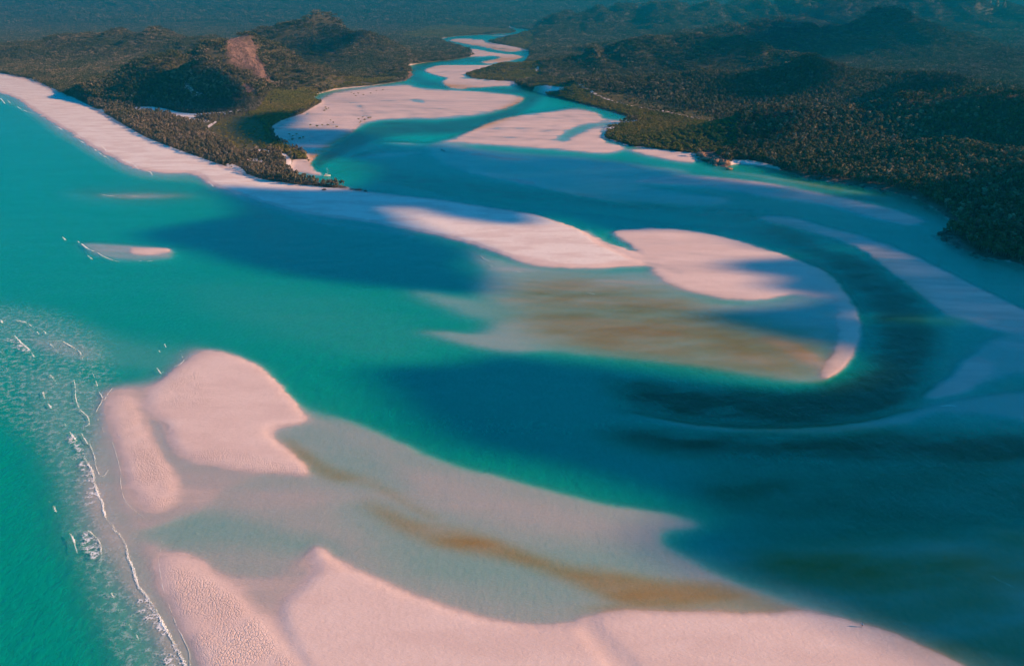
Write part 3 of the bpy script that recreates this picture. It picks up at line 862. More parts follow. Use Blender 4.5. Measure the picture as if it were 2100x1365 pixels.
# ------------------------------------------------------------------ clouds that shade the inlet, with patches added to shade the hills
SHADE = np.zeros((NY, NX))
w, m = mask([(436, 384), (560, 391), (720, 388), (770, 345), (690, 322), (590, 308), (572, 280), (620, 266), (720, 270), (800, 284), (920, 297), (1000, 308), (1150, 319), (1300, 334), (1400, 356), (1500, 370), (1600, 384), (1700, 398), (1820, 400), (1920, 392), (2020, 380), (2120, 370), (2740, 330),
             (2740, 1810), (2060, 1810), (2030, 1420), (1930, 1350), (1800, 1300), (1670, 1250), (1545, 1207), (1450, 1172), (1370, 1132), (1335, 1104), (1350, 1082), (1430, 1068), (1400, 1046), (1330, 1022), (1250, 988), (1120, 954), (1000, 928), (900, 892), (830, 842), (780, 792), (745, 757),
             (800, 748), (900, 740), (960, 700), (990, 650), (985, 604), (850, 592), (700, 577), (540, 551), (400, 512), (280, 483), (400, 456), (480, 440), (470, 410)], 2, 2)
SHADE[w] = m
for pts in ([(800, 426), (880, 440), (980, 458), (1060, 464), (1110, 456), (1090, 436), (1160, 448), (1250, 470), (1400, 470), (1500, 492), (1560, 508), (1650, 526), (1560, 533), (1480, 538), (1480, 552), (1580, 566), (1580, 580), (1550, 591), (1650, 607), (1610, 628), (1540, 634), (1440, 640), (1430, 650), (1500, 668),
             (1600, 690), (1690, 708), (1760, 734), (1790, 752), (1745, 790), (1690, 802), (1560, 792), (1420, 772), (1300, 756), (1180, 742), (1080, 730), (1000, 728), (900, 748), (700, 720), (700, 620), (990, 606), (1005, 570), (965, 545), (985, 520), (960, 505), (900, 487), (850, 466)],
            [(1700, 500), (1760, 505), (1800, 520), (1730, 515)], [(1790, 520), (1840, 528), (1800, 532)], [(760, 292), (830, 289), (890, 297), (830, 301)], stroke([(1760, 650), (1860, 652), (1960, 660)], [8, 16, 10]), [(1380, 640), (1300, 610), (1400, 600), (1520, 610)],
            stroke([(600, 300), (660, 300), (690, 298)], [3, 5, 2]), stroke([(1760, 412), (1810, 424)], [3, 5])):
    w, m = mask(pts, 2, 2)
    SHADE[w] *= 1 - m
for pts, k in (([(1540, 440), (1720, 462), (1900, 535), (2120, 645), (2300, 740), (2300, 800), (2100, 700), (1930, 652), (1740, 512), (1600, 470)], 0.16), ([(880, 292), (1150, 316), (1400, 345), (1700, 392), (1900, 455), (1700, 430), (1400, 425), (1150, 400), (980, 365), (880, 330)], 0.14),
               ([(1690, 540), (1760, 600), (1790, 690), (1750, 760), (1690, 700), (1650, 600)], 0.14), ([(1880, 820), (1980, 730), (2060, 700), (2060, 780)], 0.08)):
    w, m = mask(pts, 16, 7)
    SHADE[w] *= 1 - 1.6 * k * m
for pts, k in (([(470, 252), (540, 236), (630, 240), (600, 262), (556, 300), (520, 300), (470, 278)], 0.95), ([(1900, 760), (2100, 700), (2700, 700), (2700, 900), (2000, 880)], 1.0)):
    w, m = mask(pts, 4, 2)
    SHADE[w] = np.maximum(SHADE[w], m * k)


def hill_shade(pts, k):
    """shade a patch of hillside: carry its outline down the sun's rays to the chart"""
    out = []
    for px_, py_ in pts:
        dd = np.abs(HPX - px_) / 5.0 + np.abs(HPY - py_) / 3.0
        ok = np.argwhere(dd < 1.6)
        if not len(ok):
            ok = np.array([np.unravel_index(np.argmin(dd), dd.shape)])
        r_, c_ = ok[np.argmin(GY[ok[:, 0], ok[:, 1]])]
        z_ = float(TZ[r_, c_])
        x_ = float(GX[r_, c_]) - SUN_DIR.x / SUN_DIR.z * z_
        y_ = float(GY[r_, c_]) - SUN_DIR.y / SUN_DIR.z * z_
        out.append((1050 + FPX * x_ / (y_ * CP + CAM_H * SP), float(row_of(y_))))
    w_, m_ = mask(out, 10, 3)
    SHADE[w_] = np.maximum(SHADE[w_], m_ * k)


for pts in ([(205, 168), (290, 150), (335, 138), (395, 146), (440, 142), (470, 162), (500, 200), (480, 224), (380, 232), (280, 222), (215, 205)],
            [(560, 60), (640, 52), (715, 72), (700, 108), (640, 116), (590, 96)],
            [(1450, 168), (1560, 148), (1640, 146), (1690, 176), (1600, 205), (1500, 215), (1440, 195)],
            [(1440, 75), (1560, 62), (1700, 54), (1800, 56), (1900, 100), (2030, 165), (1900, 128), (1700, 118), (1500, 118)],
            [(1780, 190), (1850, 178), (1900, 195), (1840, 206)],
            [(1468, 264), (1530, 242), (1600, 236), (1590, 270), (1560, 312), (1510, 304)]):
    hill_shade(pts, 0.97)  # added cloud patches stand in for the hills' own shadows
b1 = blur(SHADE, 22, 8)
b2 = blur(SHADE, 60, 22)
bw = sstep(500, 1000, CHY)[:, None]
b1 = (blur(SHADE, 8, 2.5) * (1 - sstep(225, 330, CHY))[:, None] + blur(SHADE, 14, 5) * sstep(225, 330, CHY)[:, None]) * (1 - sstep(420, 640, CHY))[:, None] + b1 * sstep(420, 640, CHY)[:, None]
SHADE = b1 * (1 - 0.6 * bw) + b2 * 0.6 * bw
PXg, PYg = np.meshgrid(CHX, CHY)
CLOUD_Z = 620.0
step = 2
csel_y = np.unique(np.concatenate([np.arange(int((60 - RY0) / SY), int((235 - RY0) / SY), 1), np.arange(int((235 - RY0) / SY), NY, 3)]))
csel_x = np.arange(0, NX, step)
cpx, cpy = np.meshgrid(CHX[csel_x], CHY[csel_y])
cX, cY = ground(cpx, cpy)
al = SHADE[np.ix_(csel_y, csel_x)]
fing = fbm(cX / 90, cY / 26, 61, 4)
al = np.clip(al + (fing - 0.5) * 0.75 * (1 - np.abs(2 * al - 1)), 0, 1)
al = sstep(0.04, 0.80, al)
edge = np.minimum.reduce([np.arange(al.shape[1])[None, :] * np.ones_like(al), (al.shape[1] - 1 - np.arange(al.shape[1]))[None, :] * np.ones_like(al), np.arange(al.shape[0])[:, None] * np.ones_like(al), (al.shape[0] - 1 - np.arange(al.shape[0]))[:, None] * np.ones_like(al)])
al = al * np.clip(edge / 3.0, 0, 1)
tau = -np.log(1 - 0.985 * al)
TMAX = 110.0
thick = tau / tau.max() * TMAX
SIGMA = tau.max() / TMAX
off = SUN_DIR / SUN_DIR.z * CLOUD_Z
cxw, cyw = cX + off.x, cY + off.y
n = al.size
ids = np.arange(n).reshape(al.shape)
solid = thick > 0.05
cq = np.stack([ids[:-1, :-1], ids[1:, :-1], ids[1:, 1:], ids[:-1, 1:]], -1).reshape(-1, 4)
anyq = solid.ravel()[cq].any(1)
cq = cq[anyq]
tt = np.where(solid, thick, 0).ravel()[:, None]
mid = np.stack([cxw.ravel(), cyw.ravel(), np.full(n, CLOUD_Z)], -1)
sdir = np.array(SUN_DIR)[None, :]           # the bank leans along the sun's rays, so its shadow keeps the drawn outline
low = mid - sdir * tt * 0.35
top = mid + sdir * tt * 0.65
tid = np.where(solid.ravel(), np.arange(n) + n, np.arange(n))
allv = np.concatenate([low, top])
cf = np.concatenate([cq[:, ::-1], tid[cq]])
u_ = np.unique(cf)
rm = np.full(2 * n, -1)
rm[u_] = np.arange(len(u_))
Mc = Mat("cloud_vapour")
vs = Mc.n("ShaderNodeVolumeScatter")
vs.inputs["Color"].default_value = (0.97, 0.97, 0.98, 1)
vs.inputs["Density"].default_value = SIGMA
vs.inputs["Anisotropy"].default_value = 0.4
Mc.t.links.new(vs.outputs[0], Mc.out.inputs["Volume"])
Mc.m.cycles.homogeneous_volume = True
cloud = new_mesh_obj("cloud", allv[u_], rm[cf], Mc.m)
tag(cloud, "low white cloud bank over the inlet, out of view, with patches added to shade the hills", "cloud", kind="stuff")


# ------------------------------------------------------------------ vegetation
def quad_cloud(lobes, nq, size, rng, up=0.25):
    """leaf sprays spread over the skins of a few lobes"""
    V, F = [], []
    wts = np.array([l[3] * l[4] for l in lobes])
    wts = wts / wts.sum()
    for k in range(nq):
        cx, cy, cz, rx, rz = lobes[rng.choice(len(lobes), p=wts)]
        d = rng.normal(size=3)
        d /= np.linalg.norm(d)
        if d[2] < -0.35:
            d[2] *= -0.6
        r = 0.72 + 0.34 * rng.random()
        c = np.array([cx + d[0] * rx * r, cy + d[1] * rx * r, cz + d[2] * rz * r])
        nrm = d + rng.normal(size=3) * 0.42 + np.array([0, 0, up])
        nrm /= np.linalg.norm(nrm)
        a = np.cross(nrm, rng.normal(size=3))
        a /= np.linalg.norm(a)
        b = np.cross(nrm, a)
        s1, s2 = size * (0.6 + 0.8 * rng.random()), size * (0.4 + 0.6 * rng.random())
        i = len(V)
        bend = nrm * s2 * 0.25
        V += [c - a * s1 - bend, c + b * s2 * 0.9, c + a * s1 - bend, c - b * s2]
        F.append((i, i + 1, i + 2, i + 3))
    return np.array(V), np.array(F)


def tube(P, R, sides=6):
    V, F = [], []
    P = [Vector(p) for p in P]
    for i, p in enumerate(P):
        t = (P[min(i + 1, len(P) - 1)] - P[max(i - 1, 0)]).normalized()
        q = t.to_track_quat('Z', 'Y')
        for k in range(sides):
            a = 2 * math.pi * k / sides
            V.append(p + q @ Vector((math.cos(a) * R[i], math.sin(a) * R[i], 0)))
    for i in range(len(P) - 1):
        for k in range(sides):
            F.append((i * sides + k, i * sides + (k + 1) % sides, (i + 1) * sides + (k + 1) % sides, (i + 1) * sides + k))
    return [tuple(v) for v in V], F


def mesh_from(name, parts, mat, smooth=False):
    V, F, o = [], [], 0
    for v, f in parts:
        V += [tuple(x) for x in v]
        F += [tuple(int(i) + o for i in q) for q in f]
        o += len(v)
    me = bpy.data.meshes.new(name)
    me.from_pydata(V, [], F)
    me.materials.append(mat)
    if smooth:
        me.polygons.foreach_set("use_smooth", np.ones(len(F), bool))
    me.update()
    return me


def tree_lobes(kind, rng):
    if kind == 'gum':
        h = 8.0 + rng.random() * 2.5
        L = [(rng.normal() * 1.1, rng.normal() * 1.1, h * (0.55 + 0.38 * rng.random()), 1.2 + 0.9 * rng.random(), 1.0 + 0.8 * rng.random()) for _ in range(6)]
    elif kind == 'oak':
        h = 6.5 + rng.random() * 2.0
        L = [(rng.normal() * 0.7, rng.normal() * 0.7, h * (0.35 + 0.5 * rng.random()), 1.0 + 0.6 * rng.random(), 1.2 + 0.9 * rng.random()) for _ in range(5)]
    else:
        h = 4.0 + rng.random()
        L = [(rng.normal() * 1.2, rng.normal() * 1.2, h * (0.5 + 0.25 * rng.random()), 1.5 + 0.8 * rng.random(), 1.1 + 0.5 * rng.random()) for _ in range(5)]
    return h, L


def trunk_parts(h, L, rng):
    base = [(0, 0, -0.6), (rng.normal() * 0.1, rng.normal() * 0.1, h * 0.25), (rng.normal() * 0.25, rng.normal() * 0.25, h * 0.5), (L[0][0] * 0.6, L[0][1] * 0.6, L[0][2])]
    parts = [tube(base, [0.24, 0.18, 0.13, 0.05])]
    for l in L[1:5]:
        parts.append(tube([base[1 + (rng.random() < 0.5)], (l[0] * 0.5, l[1] * 0.5, l[2] * 0.75), (l[0], l[1], l[2])], [0.11, 0.08, 0.03], 5))
    return parts


PROTO = {}
KINDS = {'gum': (MAT_LEAF, 90, 0.95), 'oak': (MAT_SCRUB, 84, 0.72), 'mangrove': (MAT_MANG, 80, 0.9)}
for kind, (lm, nq, sz) in KINDS.items():
    PROTO[kind] = []
    for v in range(5):
        rng = np.random.default_rng(100 + v + 31 * len(kind))
        h, L = tree_lobes(kind, rng)
        crown = mesh_from(kind + "_crown", [quad_cloud(L, nq, sz, rng)], lm)
        trunk = mesh_from(kind + "_trunk", trunk_parts(h, L, rng), MAT_BARK, True)
        PROTO[kind].append((crown, trunk))


def proto_collection(name, meshes):
    c = bpy.data.collections.new(name)
    for i, me in enumerate(meshes):
        o = bpy.data.objects.new("%s_%d" % (name, i), me)
        c.objects.link(o)
    return c


def whole_tree(kind, v):
    rng = np.random.default_rng(100 + v + 31 * len(kind))
    h, L = tree_lobes(kind, rng)
    me = mesh_from(kind + "_tree", [quad_cloud(L, 56, KINDS[kind][2] * 1.2, rng), tube([(0, 0, -0.6), (0, 0, h * 0.7)], [0.2, 0.07], 4)], KINDS[kind][0])
    me.materials.append(MAT_BARK)
    np_ = len(me.polygons)
    for p in list(me.polygons)[-4:]:
        p.material_index = 1
    return me


def clump(v):
    rng = np.random.default_rng(400 + v)
    parts = []
    for k in range(15):
        cx, cy = rng.uniform(-11, 11, 2)
        h, L = tree_lobes('gum', rng)
        f = rng.uniform(0.5, 0.95)
        L = [(cx + l[0] * f, cy + l[1] * f, l[2] * f, l[3] * f, l[4] * f) for l in L[:3]]
        parts.append(quad_cloud(L, 15, 1.25 * f + 0.25, rng))
    return mesh_from("wood_clump", parts, MAT_LEAF)


def clump_m(v):
    rng = np.random.default_rng(500 + v)
    parts = []
    for k in range(16):
        cx, cy = rng.uniform(-10, 10, 2)
        h, L = tree_lobes('mangrove', rng)
        L = [(cx + l[0] * .7, cy + l[1] * .7, l[2] * .7, l[3] * .75, l[4] * .7) for l in L[:2]]
        parts.append(quad_cloud(L, 12, 1.2, rng))
    return mesh_from("mangrove_clump", parts, MAT_MANG)


PC = {k: proto_collection(k + "_source", [whole_tree(k, v) for v in range(5)]) for k in KINDS}
PC['clump'] = proto_collection("clump_source", [clump(v) for v in range(5)])
PC['clumpm'] = proto_collection("clumpm_source", [clump_m(v) for v in range(4)])


def scatter_object(name, pts, scale, colln, label, cat):
    """one vegetation mass: instances of a few trees on a point set"""
    me = bpy.data.meshes.new(name)
    n_ = len(pts)
    me.vertices.add(n_)
    me.vertices.foreach_set("co", np.asarray(pts, np.float32).ravel())
    o = bpy.data.objects.new(name, me)
    COL.objects.link(o)
    attr(o, "size", scale)
    attr(o, "turn", RNG.random(n_) * 6.283)
    ia = me.attributes.new("pick", 'INT', 'POINT')
    ia.data.foreach_set("value", RNG.integers(0, 5, n_).astype(np.int32))
    ng = bpy.data.node_groups.new(name, 'GeometryNodeTree')
    ng.interface.new_socket("Geometry", in_out='INPUT', socket_type='NodeSocketGeometry')
    ng.interface.new_socket("Geometry", in_out='OUTPUT', socket_type='NodeSocketGeometry')
    N = ng.nodes
    gi, go = N.new("NodeGroupInput"), N.new("NodeGroupOutput")
    ci = N.new("GeometryNodeCollectionInfo")
    ci.inputs["Collection"].default_value = colln
    ci.inputs["Separate Children"].default_value = True
    ci.inputs["Reset Children"].default_value = True
    ip = N.new("GeometryNodeInstanceOnPoints")
    ip.inputs["Pick Instance"].default_value = True

    def named(nm, typ):
        a = N.new("GeometryNodeInputNamedAttribute")
        a.data_type = typ
        a.inputs[0].default_value = nm
        return a.outputs[0]
    cx = N.new("ShaderNodeCombineXYZ")
    ng.links.new(named("turn", 'FLOAT'), cx.inputs[2])
    ng.links.new(gi.outputs[0], ip.inputs["Points"])
    ng.links.new(ci.outputs[0], ip.inputs["Instance"])
    ng.links.new(named("pick", 'INT'), ip.inputs["Instance Index"])
    ng.links.new(cx.outputs[0], ip.inputs["Rotation"])
    ng.links.new(named("size", 'FLOAT'), ip.inputs["Scale"])
    ng.links.new(ip.outputs[0], go.inputs[0])
    md = o.modifiers.new("scatter", 'NODES')
    md.node_group = ng
    tag(o, label, cat, kind="stuff")
    return o


def candidates(d0, d1, area, seed):
    """even random ground points between two distances, one per `area` square metres"""
    rng = np.random.default_rng(seed)
    half = 1330 / FPX * CP * 1.08
    n_ = int(half * (d1 * d1 - d0 * d0) / area)
    Y = np.sqrt(rng.random(n_) * (d1 * d1 - d0 * d0) + d0 * d0)
    px = rng.uniform(-280, 2380, n_)
    X = (px - 1050) / FPX * (Y * CP + CAM_H * SP)
    py_ = row_of(Y)
    v = sample(VEG, px, py_)
    keep = v > 0.55 + 0.25 * (rng.random(n_) - 0.5)
    X, Y, px, py_ = X[keep], Y[keep], px[keep], py_[keep]
    Z, l, _, _ = terrain(X, Y)
    hx, hy = project(X, Y, Z)
    rk = np.maximum(sample(ROCKM, hx, hy) * (Z > 8) * (Y > 1450) * (Y < 2150), sample(ROCKS, px, py_))
    keep = (rk < 0.3 + 0.3 * rng.random(len(X))) & (Z > 0.5)
    return X[keep], Y[keep], Z[keep], px[keep], py_[keep]


rng = np.random.default_rng(12)
X1, Y1, Z1, px1, py1 = candidates(560, 1700, 8.5, 1)
mg = sample(MANG, px1, py1) > 0.5
md_ = sample(MEADOW, px1, py1)
dens = fbm(X1 / 40, Y1 / 40, 15, 3)
keep = (rng.random(len(X1)) > md_ * 0.93) & ((dens > 0.34) | mg | (rng.random(len(X1)) > 0.6))
X1, Y1, Z1, px1, py1, mg = X1[keep], Y1[keep], Z1[keep], px1[keep], py1[keep], mg[keep]
spit = (px1 < 720) & (py1 > 200) & ~mg & (Z1 < 9)
kind1 = np.where(mg, 2, np.where(spit, 1, 0))
inframe = (px1 > 0) & (px1 < 2100)
dist = np.hypot(X1, Y1)
order = np.argsort(np.where(inframe, dist, 1e9))
# the trees that show largest stand as single trees: most on the spit, the rest along the far shore
spit_near = [i for i in order if spit[i] and px1[i] > 420][:150]
shore_near = [i for i in order if not spit[i] and not mg[i] and px1[i] > 1500][:110]
mang_near = [i for i in order if mg[i] and px1[i] < 760][:40]
single = np.zeros(len(X1), bool)
single[spit_near + shore_near + mang_near] = True
for k, (knd, nm, lab) in enumerate((('gum', "eucalypt_forest", "dry eucalypt forest covering the hills and flats round the inlet"),
                                    ('oak', "coastal_scrub", "grey coastal scrub behind the long white beach"),
                                    ('mangrove', "mangrove_wood", "low olive mangrove wood round the tidal flats"))):
    q = (kind1 == k) & ~single
    n_ = int(q.sum())
    sc = (0.42 + 1.05 * rng.random(n_) ** 2.0) * (0.8, 0.72, 0.62)[k]
    scatter_object(nm, np.stack([X1[q], Y1[q], Z1[q]], -1), sc, PC[knd], lab, "forest")
print("near trees", len(X1))
PTS, SCL, PTM, SCM = [], [], [], []
for d0, d1, area, sc0, sd in ((1680, 3200, 80.0, 0.78, 2), (3150, 7600, 260.0, 1.3, 3), (7500, 11500, 1300.0, 3.0, 4)):
    X2, Y2, Z2, px2, py2 = candidates(d0, d1, area, sd)
    m2 = sample(MANG, px2, py2) > 0.5
    s2 = sc0 * (0.75 + 0.5 * rng.random(len(X2)))
    PTS.append(np.stack([X2, Y2, Z2 - 0.6], -1)[~m2])
    SCL.append(s2[~m2])
    PTM.append(np.stack([X2, Y2, Z2 - 0.4], -1)[m2])
    SCM.append(s2[m2] * 0.9)
scatter_object("far_forest", np.concatenate(PTS), np.concatenate(SCL), PC['clump'], "distant bushland of the hills fading into blue haze", "forest")
scatter_object("far_mangroves", np.concatenate(PTM), np.concatenate(SCM), PC['clumpm'], "distant mangroves along the winding upper river", "forest")
print("far clumps", sum(len(p) for p in PTS), sum(len(p) for p in PTM))


def plant_tree(kind, name, x, y, z, sc, rot, label, cat, group, v):
    crown, trunk = PROTO[kind][v]
    r = bpy.data.objects.new(name, None)
    r.location = (x, y, z - 0.05)
    r.rotation_euler = (0, 0, rot)
    r.scale = (sc, sc, sc)
    COL.objects.link(r)
    for nm, me in (("trunk", trunk), ("crown", crown)):
        c = bpy.data.objects.new(nm, me)
        COL.objects.link(c)
        c.parent = r
    tag(r, label, cat, group)
    return r


def size_word(sc, words):
    return words[0] if sc < 0.76 else (words[1] if sc < 0.98 else words[2])


for i in spit_near:
    sc_ = (0.6 + 0.55 * random.random()) * (0.8 if px1[i] > 610 else 1.0)
    where = "at the outermost tip of the spit, by the dark rocks" if px1[i] > 668 else ("on the spit behind the anchored boat's cove" if py1[i] < 348 + 0.12 * (px1[i] - 560) else "along the beach edge of the wooded spit")
    plant_tree('oak', "casuarina_tree", X1[i], Y1[i], Z1[i], sc_, random.random() * 6.28,
               size_word(sc_, ("stunted", "middling", "tall")) + " grey-green tree " + where, "tree", "trees on the tip of the spit", random.randrange(5))
for i in shore_near:
    sc_ = 0.5 + 0.5 * random.random()
    where = "on the rocky headland where the channel bends" if px1[i] > 1915 else "on the shaded shore between the headland and the cove beach"
    plant_tree('gum', "eucalypt_tree", X1[i], Y1[i], Z1[i], sc_, random.random() * 6.28,
               size_word(sc_, ("small", "middling", "tall")) + " dark eucalypt " + where, "tree", "trees on the shaded rocky shore", random.randrange(5))
for i in mang_near:
    plant_tree('mangrove', "mangrove_tree", X1[i], Y1[i], Z1[i], 0.5 + 0.4 * random.random(), random.random() * 6.28,
               "olive mangrove at the edge of the tidal flat behind the spit", "tree", "mangroves behind the spit", random.randrange(5))
for px_, py_ in ((594, 277), (601, 281), (608, 277), (615, 286), (622, 284), (600, 289), (637, 259), (650, 261), (661, 258), (672, 259), (684, 253), (690, 262), (678, 248), (735, 246), (740, 251), (744, 242), (748, 248), (756, 244), (738, 253), (760, 243),
                 (665, 229), (670, 226), (674, 224), (668, 222), (730, 198), (745, 196), (760, 193), (720, 192), (726, 194), (735, 193), (772, 187), (785, 186), (633, 332), (585, 303)):
    x, y = ground(px_, py_)
    plant_tree('mangrove', "mangrove_shrub", x, y, ground_z(x, y), 0.42 + 0.3 * random.random(), random.random() * 6.28,
               "small dark mangrove shrub standing alone on the bare tidal flat", "shrub", "lone shrubs on the tidal flat", random.randrange(5))


# ------------------------------------------------------------------ boulders
def boulder_mesh(seed):
    rng = np.random.default_rng(seed)
    bm = bmesh.new()
    bmesh.ops.create_icosphere(bm, subdivisions=2, radius=1.0)
    for v in bm.verts:
        c = v.co.copy()
        f = 0.78 + 0.5 * float(fbm(np.array([c.x * 1.3 + seed * 3.1]), np.array([c.y * 1.3 + c.z * 1.9]), seed, 3)[0])
        v.co = Vector((c.x * f * 1.25, c.y * f, c.z * f * 0.72))
    for _ in range(5):
        n_ = Vector(rng.normal(size=3)).normalized()
        d = 0.62 + 0.2 * rng.random()
        for v in bm.verts:
            q = v.co.dot(n_) - d
            if q > 0:
                v.co -= n_ * q * 0.9
    me = bpy.data.meshes.new("boulder")
    bm.to_mesh(me)
    bm.free()
    return me


BOULD = [boulder_mesh(s_) for s_ in range(5)]


def boulder(px_, py_, r, mat, label, group):
    x, y = ground(px_, py_)
    me = random.choice(BOULD)
    if not me.materials:
        me.materials.append(mat)
    o = bpy.data.objects.new("boulder", me)
    COL.objects.link(o)
    o.material_slots[0].link = 'OBJECT'
    o.material_slots[0].material = mat
    o.location = (x, y, ground_z(x, y) + r * 0.2)
    o.rotation_euler = (random.uniform(-.2, .2), random.uniform(-.2, .2), random.random() * 6.28)
    o.scale = (r, r, r * random.uniform(0.7, 1.0))
    tag(o, label, "rock", group)


for k in range(46):
    t = random.random()
    bx_ = 1436 + 62 * t + random.gauss(0, 5)
    by_ = 320 + 24 * t + random.gauss(0, 3.0)
    boulder(bx_, by_, random.uniform(1.4, 4.6), MAT_ROCK, "orange-brown boulder on the small rocky point beside the white cove beach", "boulders of the rocky point")
for k in range(40):
    t = random.random()
    q = crom([(1640, 362), (1740, 379), (1860, 404), (1930, 438), (1962, 466), (1928, 480), (1944, 497), (2000, 522), (2060, 535), (2110, 546)], 8, False)
    p_ = q[int(t * (len(q) - 1))]
    boulder(p_[0] + random.gauss(0, 5), p_[1] + random.gauss(0, 1.6), random.uniform(1.0, 2.8), MAT_DARKROCK, "dark rock along the shaded shore at the foot of the forest", "rocks of the shaded shore")
for px_, py_, r in ((665, 392, 2.0), (722, 389, 1.6), (733, 391, 2.6), (738, 390, 2.2), (749, 393, 2.0), (726, 388, 1.5), (911, 310, 1.6), (906, 308, 1.3)):
    boulder(px_, py_, r, MAT_DARKROCK, "low dark rock in the shallows just off the tip of the spit", "rocks off the spit")

# ------------------------------------------------------------------ surf
FOAM_LINES = [  # chart points, width in metres
    ([(171, 933), (177, 945), (187, 962), (191, 972), (193, 987), (197, 999), (202, 1017), (209, 1027), (212, 1046), (219, 1065), (230, 1075), (235, 1087), (243, 1093)], 1.0, 0.18),
    ([(243, 1093), (252, 1106), (258, 1117), (260, 1128), (263, 1143), (273, 1167), (283, 1200), (300, 1220), (317, 1247), (330, 1270), (340, 1290), (360, 1323), (380, 1363), (402, 1410)], 1.0, 0.18),
    ([(182, 905), (192, 930), (195, 945), (197, 957), (203, 972)], 0.7, 0.1), ([(206, 976), (213, 975), (222, 962), (225, 955)], 0.35, 0.4),
    ([(180, 1087), (193, 1097), (205, 1113), (208, 1140), (203, 1163)], 0.8, 0.05), ([(143, 1092), (149, 1102), (153, 1113), (158, 1133)], 0.8, 0.15),
    ([(110, 1036), (113, 1045), (116, 1049)], 1.0, 0.05), ([(101, 1028), (102, 1029)], 0.6, 0), ([(119, 1056), (120, 1057)], 0.6, 0),
    ([(228, 1214), (231, 1221), (234, 1226)], 0.9, 0.05), ([(236, 1236), (241, 1246), (247, 1257)], 1.0, 0.05), ([(264, 1279), (271, 1290)], 0.6, 0.1), ([(279, 1300), (286, 1314)], 0.6, 0.1),
    ([(230, 905), (240, 937), (247, 967), (247, 987), (255, 1023), (277, 1047), (297, 1063)], 0.28, 0.25),
    ([(327, 1137), (325, 1150), (333, 1200), (340, 1223), (360, 1277), (373, 1303), (388, 1337), (390, 1365), (400, 1400)], 0.25, 0.35),
    ([(188, 762), (197, 782), (203, 802), (210, 818), (200, 838), (198, 852), (213, 885), (222, 905)], 0.55, 0.35), ([(232, 793), (222, 806), (214, 820)], 0.4, 0.3),
    ([(152, 778), (155, 800), (155, 815), (163, 838), (172, 846), (180, 855), (183, 868), (175, 874)], 0.7, 0.35), ([(167, 888), (172, 897), (180, 910)], 0.8, 0.2),
    ([(88, 803), (92, 818)], 1.0, 0.3), ([(98, 826), (106, 838)], 1.0, 0.3), ([(103, 768), (110, 777), (117, 787)], 1.1, 0.25), ([(133, 868), (135, 874)], 1.2, 0.1), ([(143, 885), (150, 895), (158, 905)], 1.2, 0.2),
    ([(30, 688), (43, 702), (55, 712), (64, 722), (70, 732)], 1.3, 0.3), ([(0, 655), (6, 662)], 1.6, 0.2), ([(12, 656), (20, 655), (50, 660), (64, 668), (72, 675), (80, 685)], 0.9, 0.5), ([(90, 678), (95, 685)], 0.9, 0.3),
    ([(113, 700), (128, 700), (143, 708), (156, 716), (164, 722), (170, 737)], 0.8, 0.4), ([(103, 705), (112, 714), (120, 724)], 0.9, 0.3), ([(-60, 640), (-30, 660), (0, 690)], 1.2, 0.4),
    ([(337, 705), (341, 712)], 0.6, 0.3), ([(370, 718), (372, 728), (377, 738), (366, 748), (353, 752), (330, 765)], 0.4, 0.45), ([(326, 718), (328, 722)], 0.8, 0.1), ([(322, 754), (330, 766)], 0.7, 0.4),
    ([(127, 485), (135, 492)], 1.0, 0.3), ([(160, 495), (170, 502), (177, 508), (192, 515)], 1.0, 0.4), ([(200, 518), (217, 528), (245, 537)], 0.7, 0.2), ([(180, 524), (190, 532)], 1.0, 0.3), ([(280, 534), (300, 536), (320, 533)], 0.4, 0.5),
    ([(0, 201), (4, 205), (10, 213)], 1.6, 0.2), ([(15, 206), (23, 213)], 1.0, 0.2), ([(35, 219), (48, 226), (72, 234)], 1.0, 0.35), ([(113, 259), (122, 263), (128, 267)], 1.4, 0.2), ([(152, 277), (165, 284), (175, 289)], 0.9, 0.3), ([(165, 290), (172, 293)], 1.6, 0.1),
    ([(208, 301), (215, 307), (219, 313)], 0.9, 0.2), ([(195, 307), (197, 309)], 2.2, 0), ([(203, 313), (213, 320), (223, 325)], 1.8, 0.15), ([(229, 319), (241, 325), (255, 331), (273, 337)], 1.0, 0.4), ([(260, 330), (273, 338), (285, 348)], 1.4, 0.25), ([(300, 351), (308, 353), (313, 360)], 1.2, 0.3),
    ([(345, 366), (352, 370)], 1.0, 0.4), ([(427, 373), (433, 378), (437, 383)], 1.3, 0.2), ([(200, 396), (215, 400), (230, 402), (247, 405)], 1.0, 0.5), ([(270, 402), (300, 403)], 0.7, 0.5),
    ([(985, 525), (995, 532), (1005, 535)], 0.7, 0.4), ([(1000, 541), (1012, 548)], 0.6, 0.4), ([(1055, 556), (1070, 558)], 0.6, 0.4), ([(1186, 590), (1188, 591)], 0.6, 0), ([(1205, 600), (1220, 603)], 0.4, 0.4), ([(1930, 832), (1950, 831), (1962, 833)], 0.9, 0.4),
    ([(2035, 1180), (2055, 1192), (2085, 1205)], 0.25, 0.3), ([(400, 1085), (406, 1095), (412, 1115), (405, 1132), (388, 1145)], 0.16, 0.55), ([(330, 1100), (332, 1110), (328, 1130), (322, 1140)], 0.2, 0.5),
]
FV, FF = [], []
frng = np.random.default_rng(5)
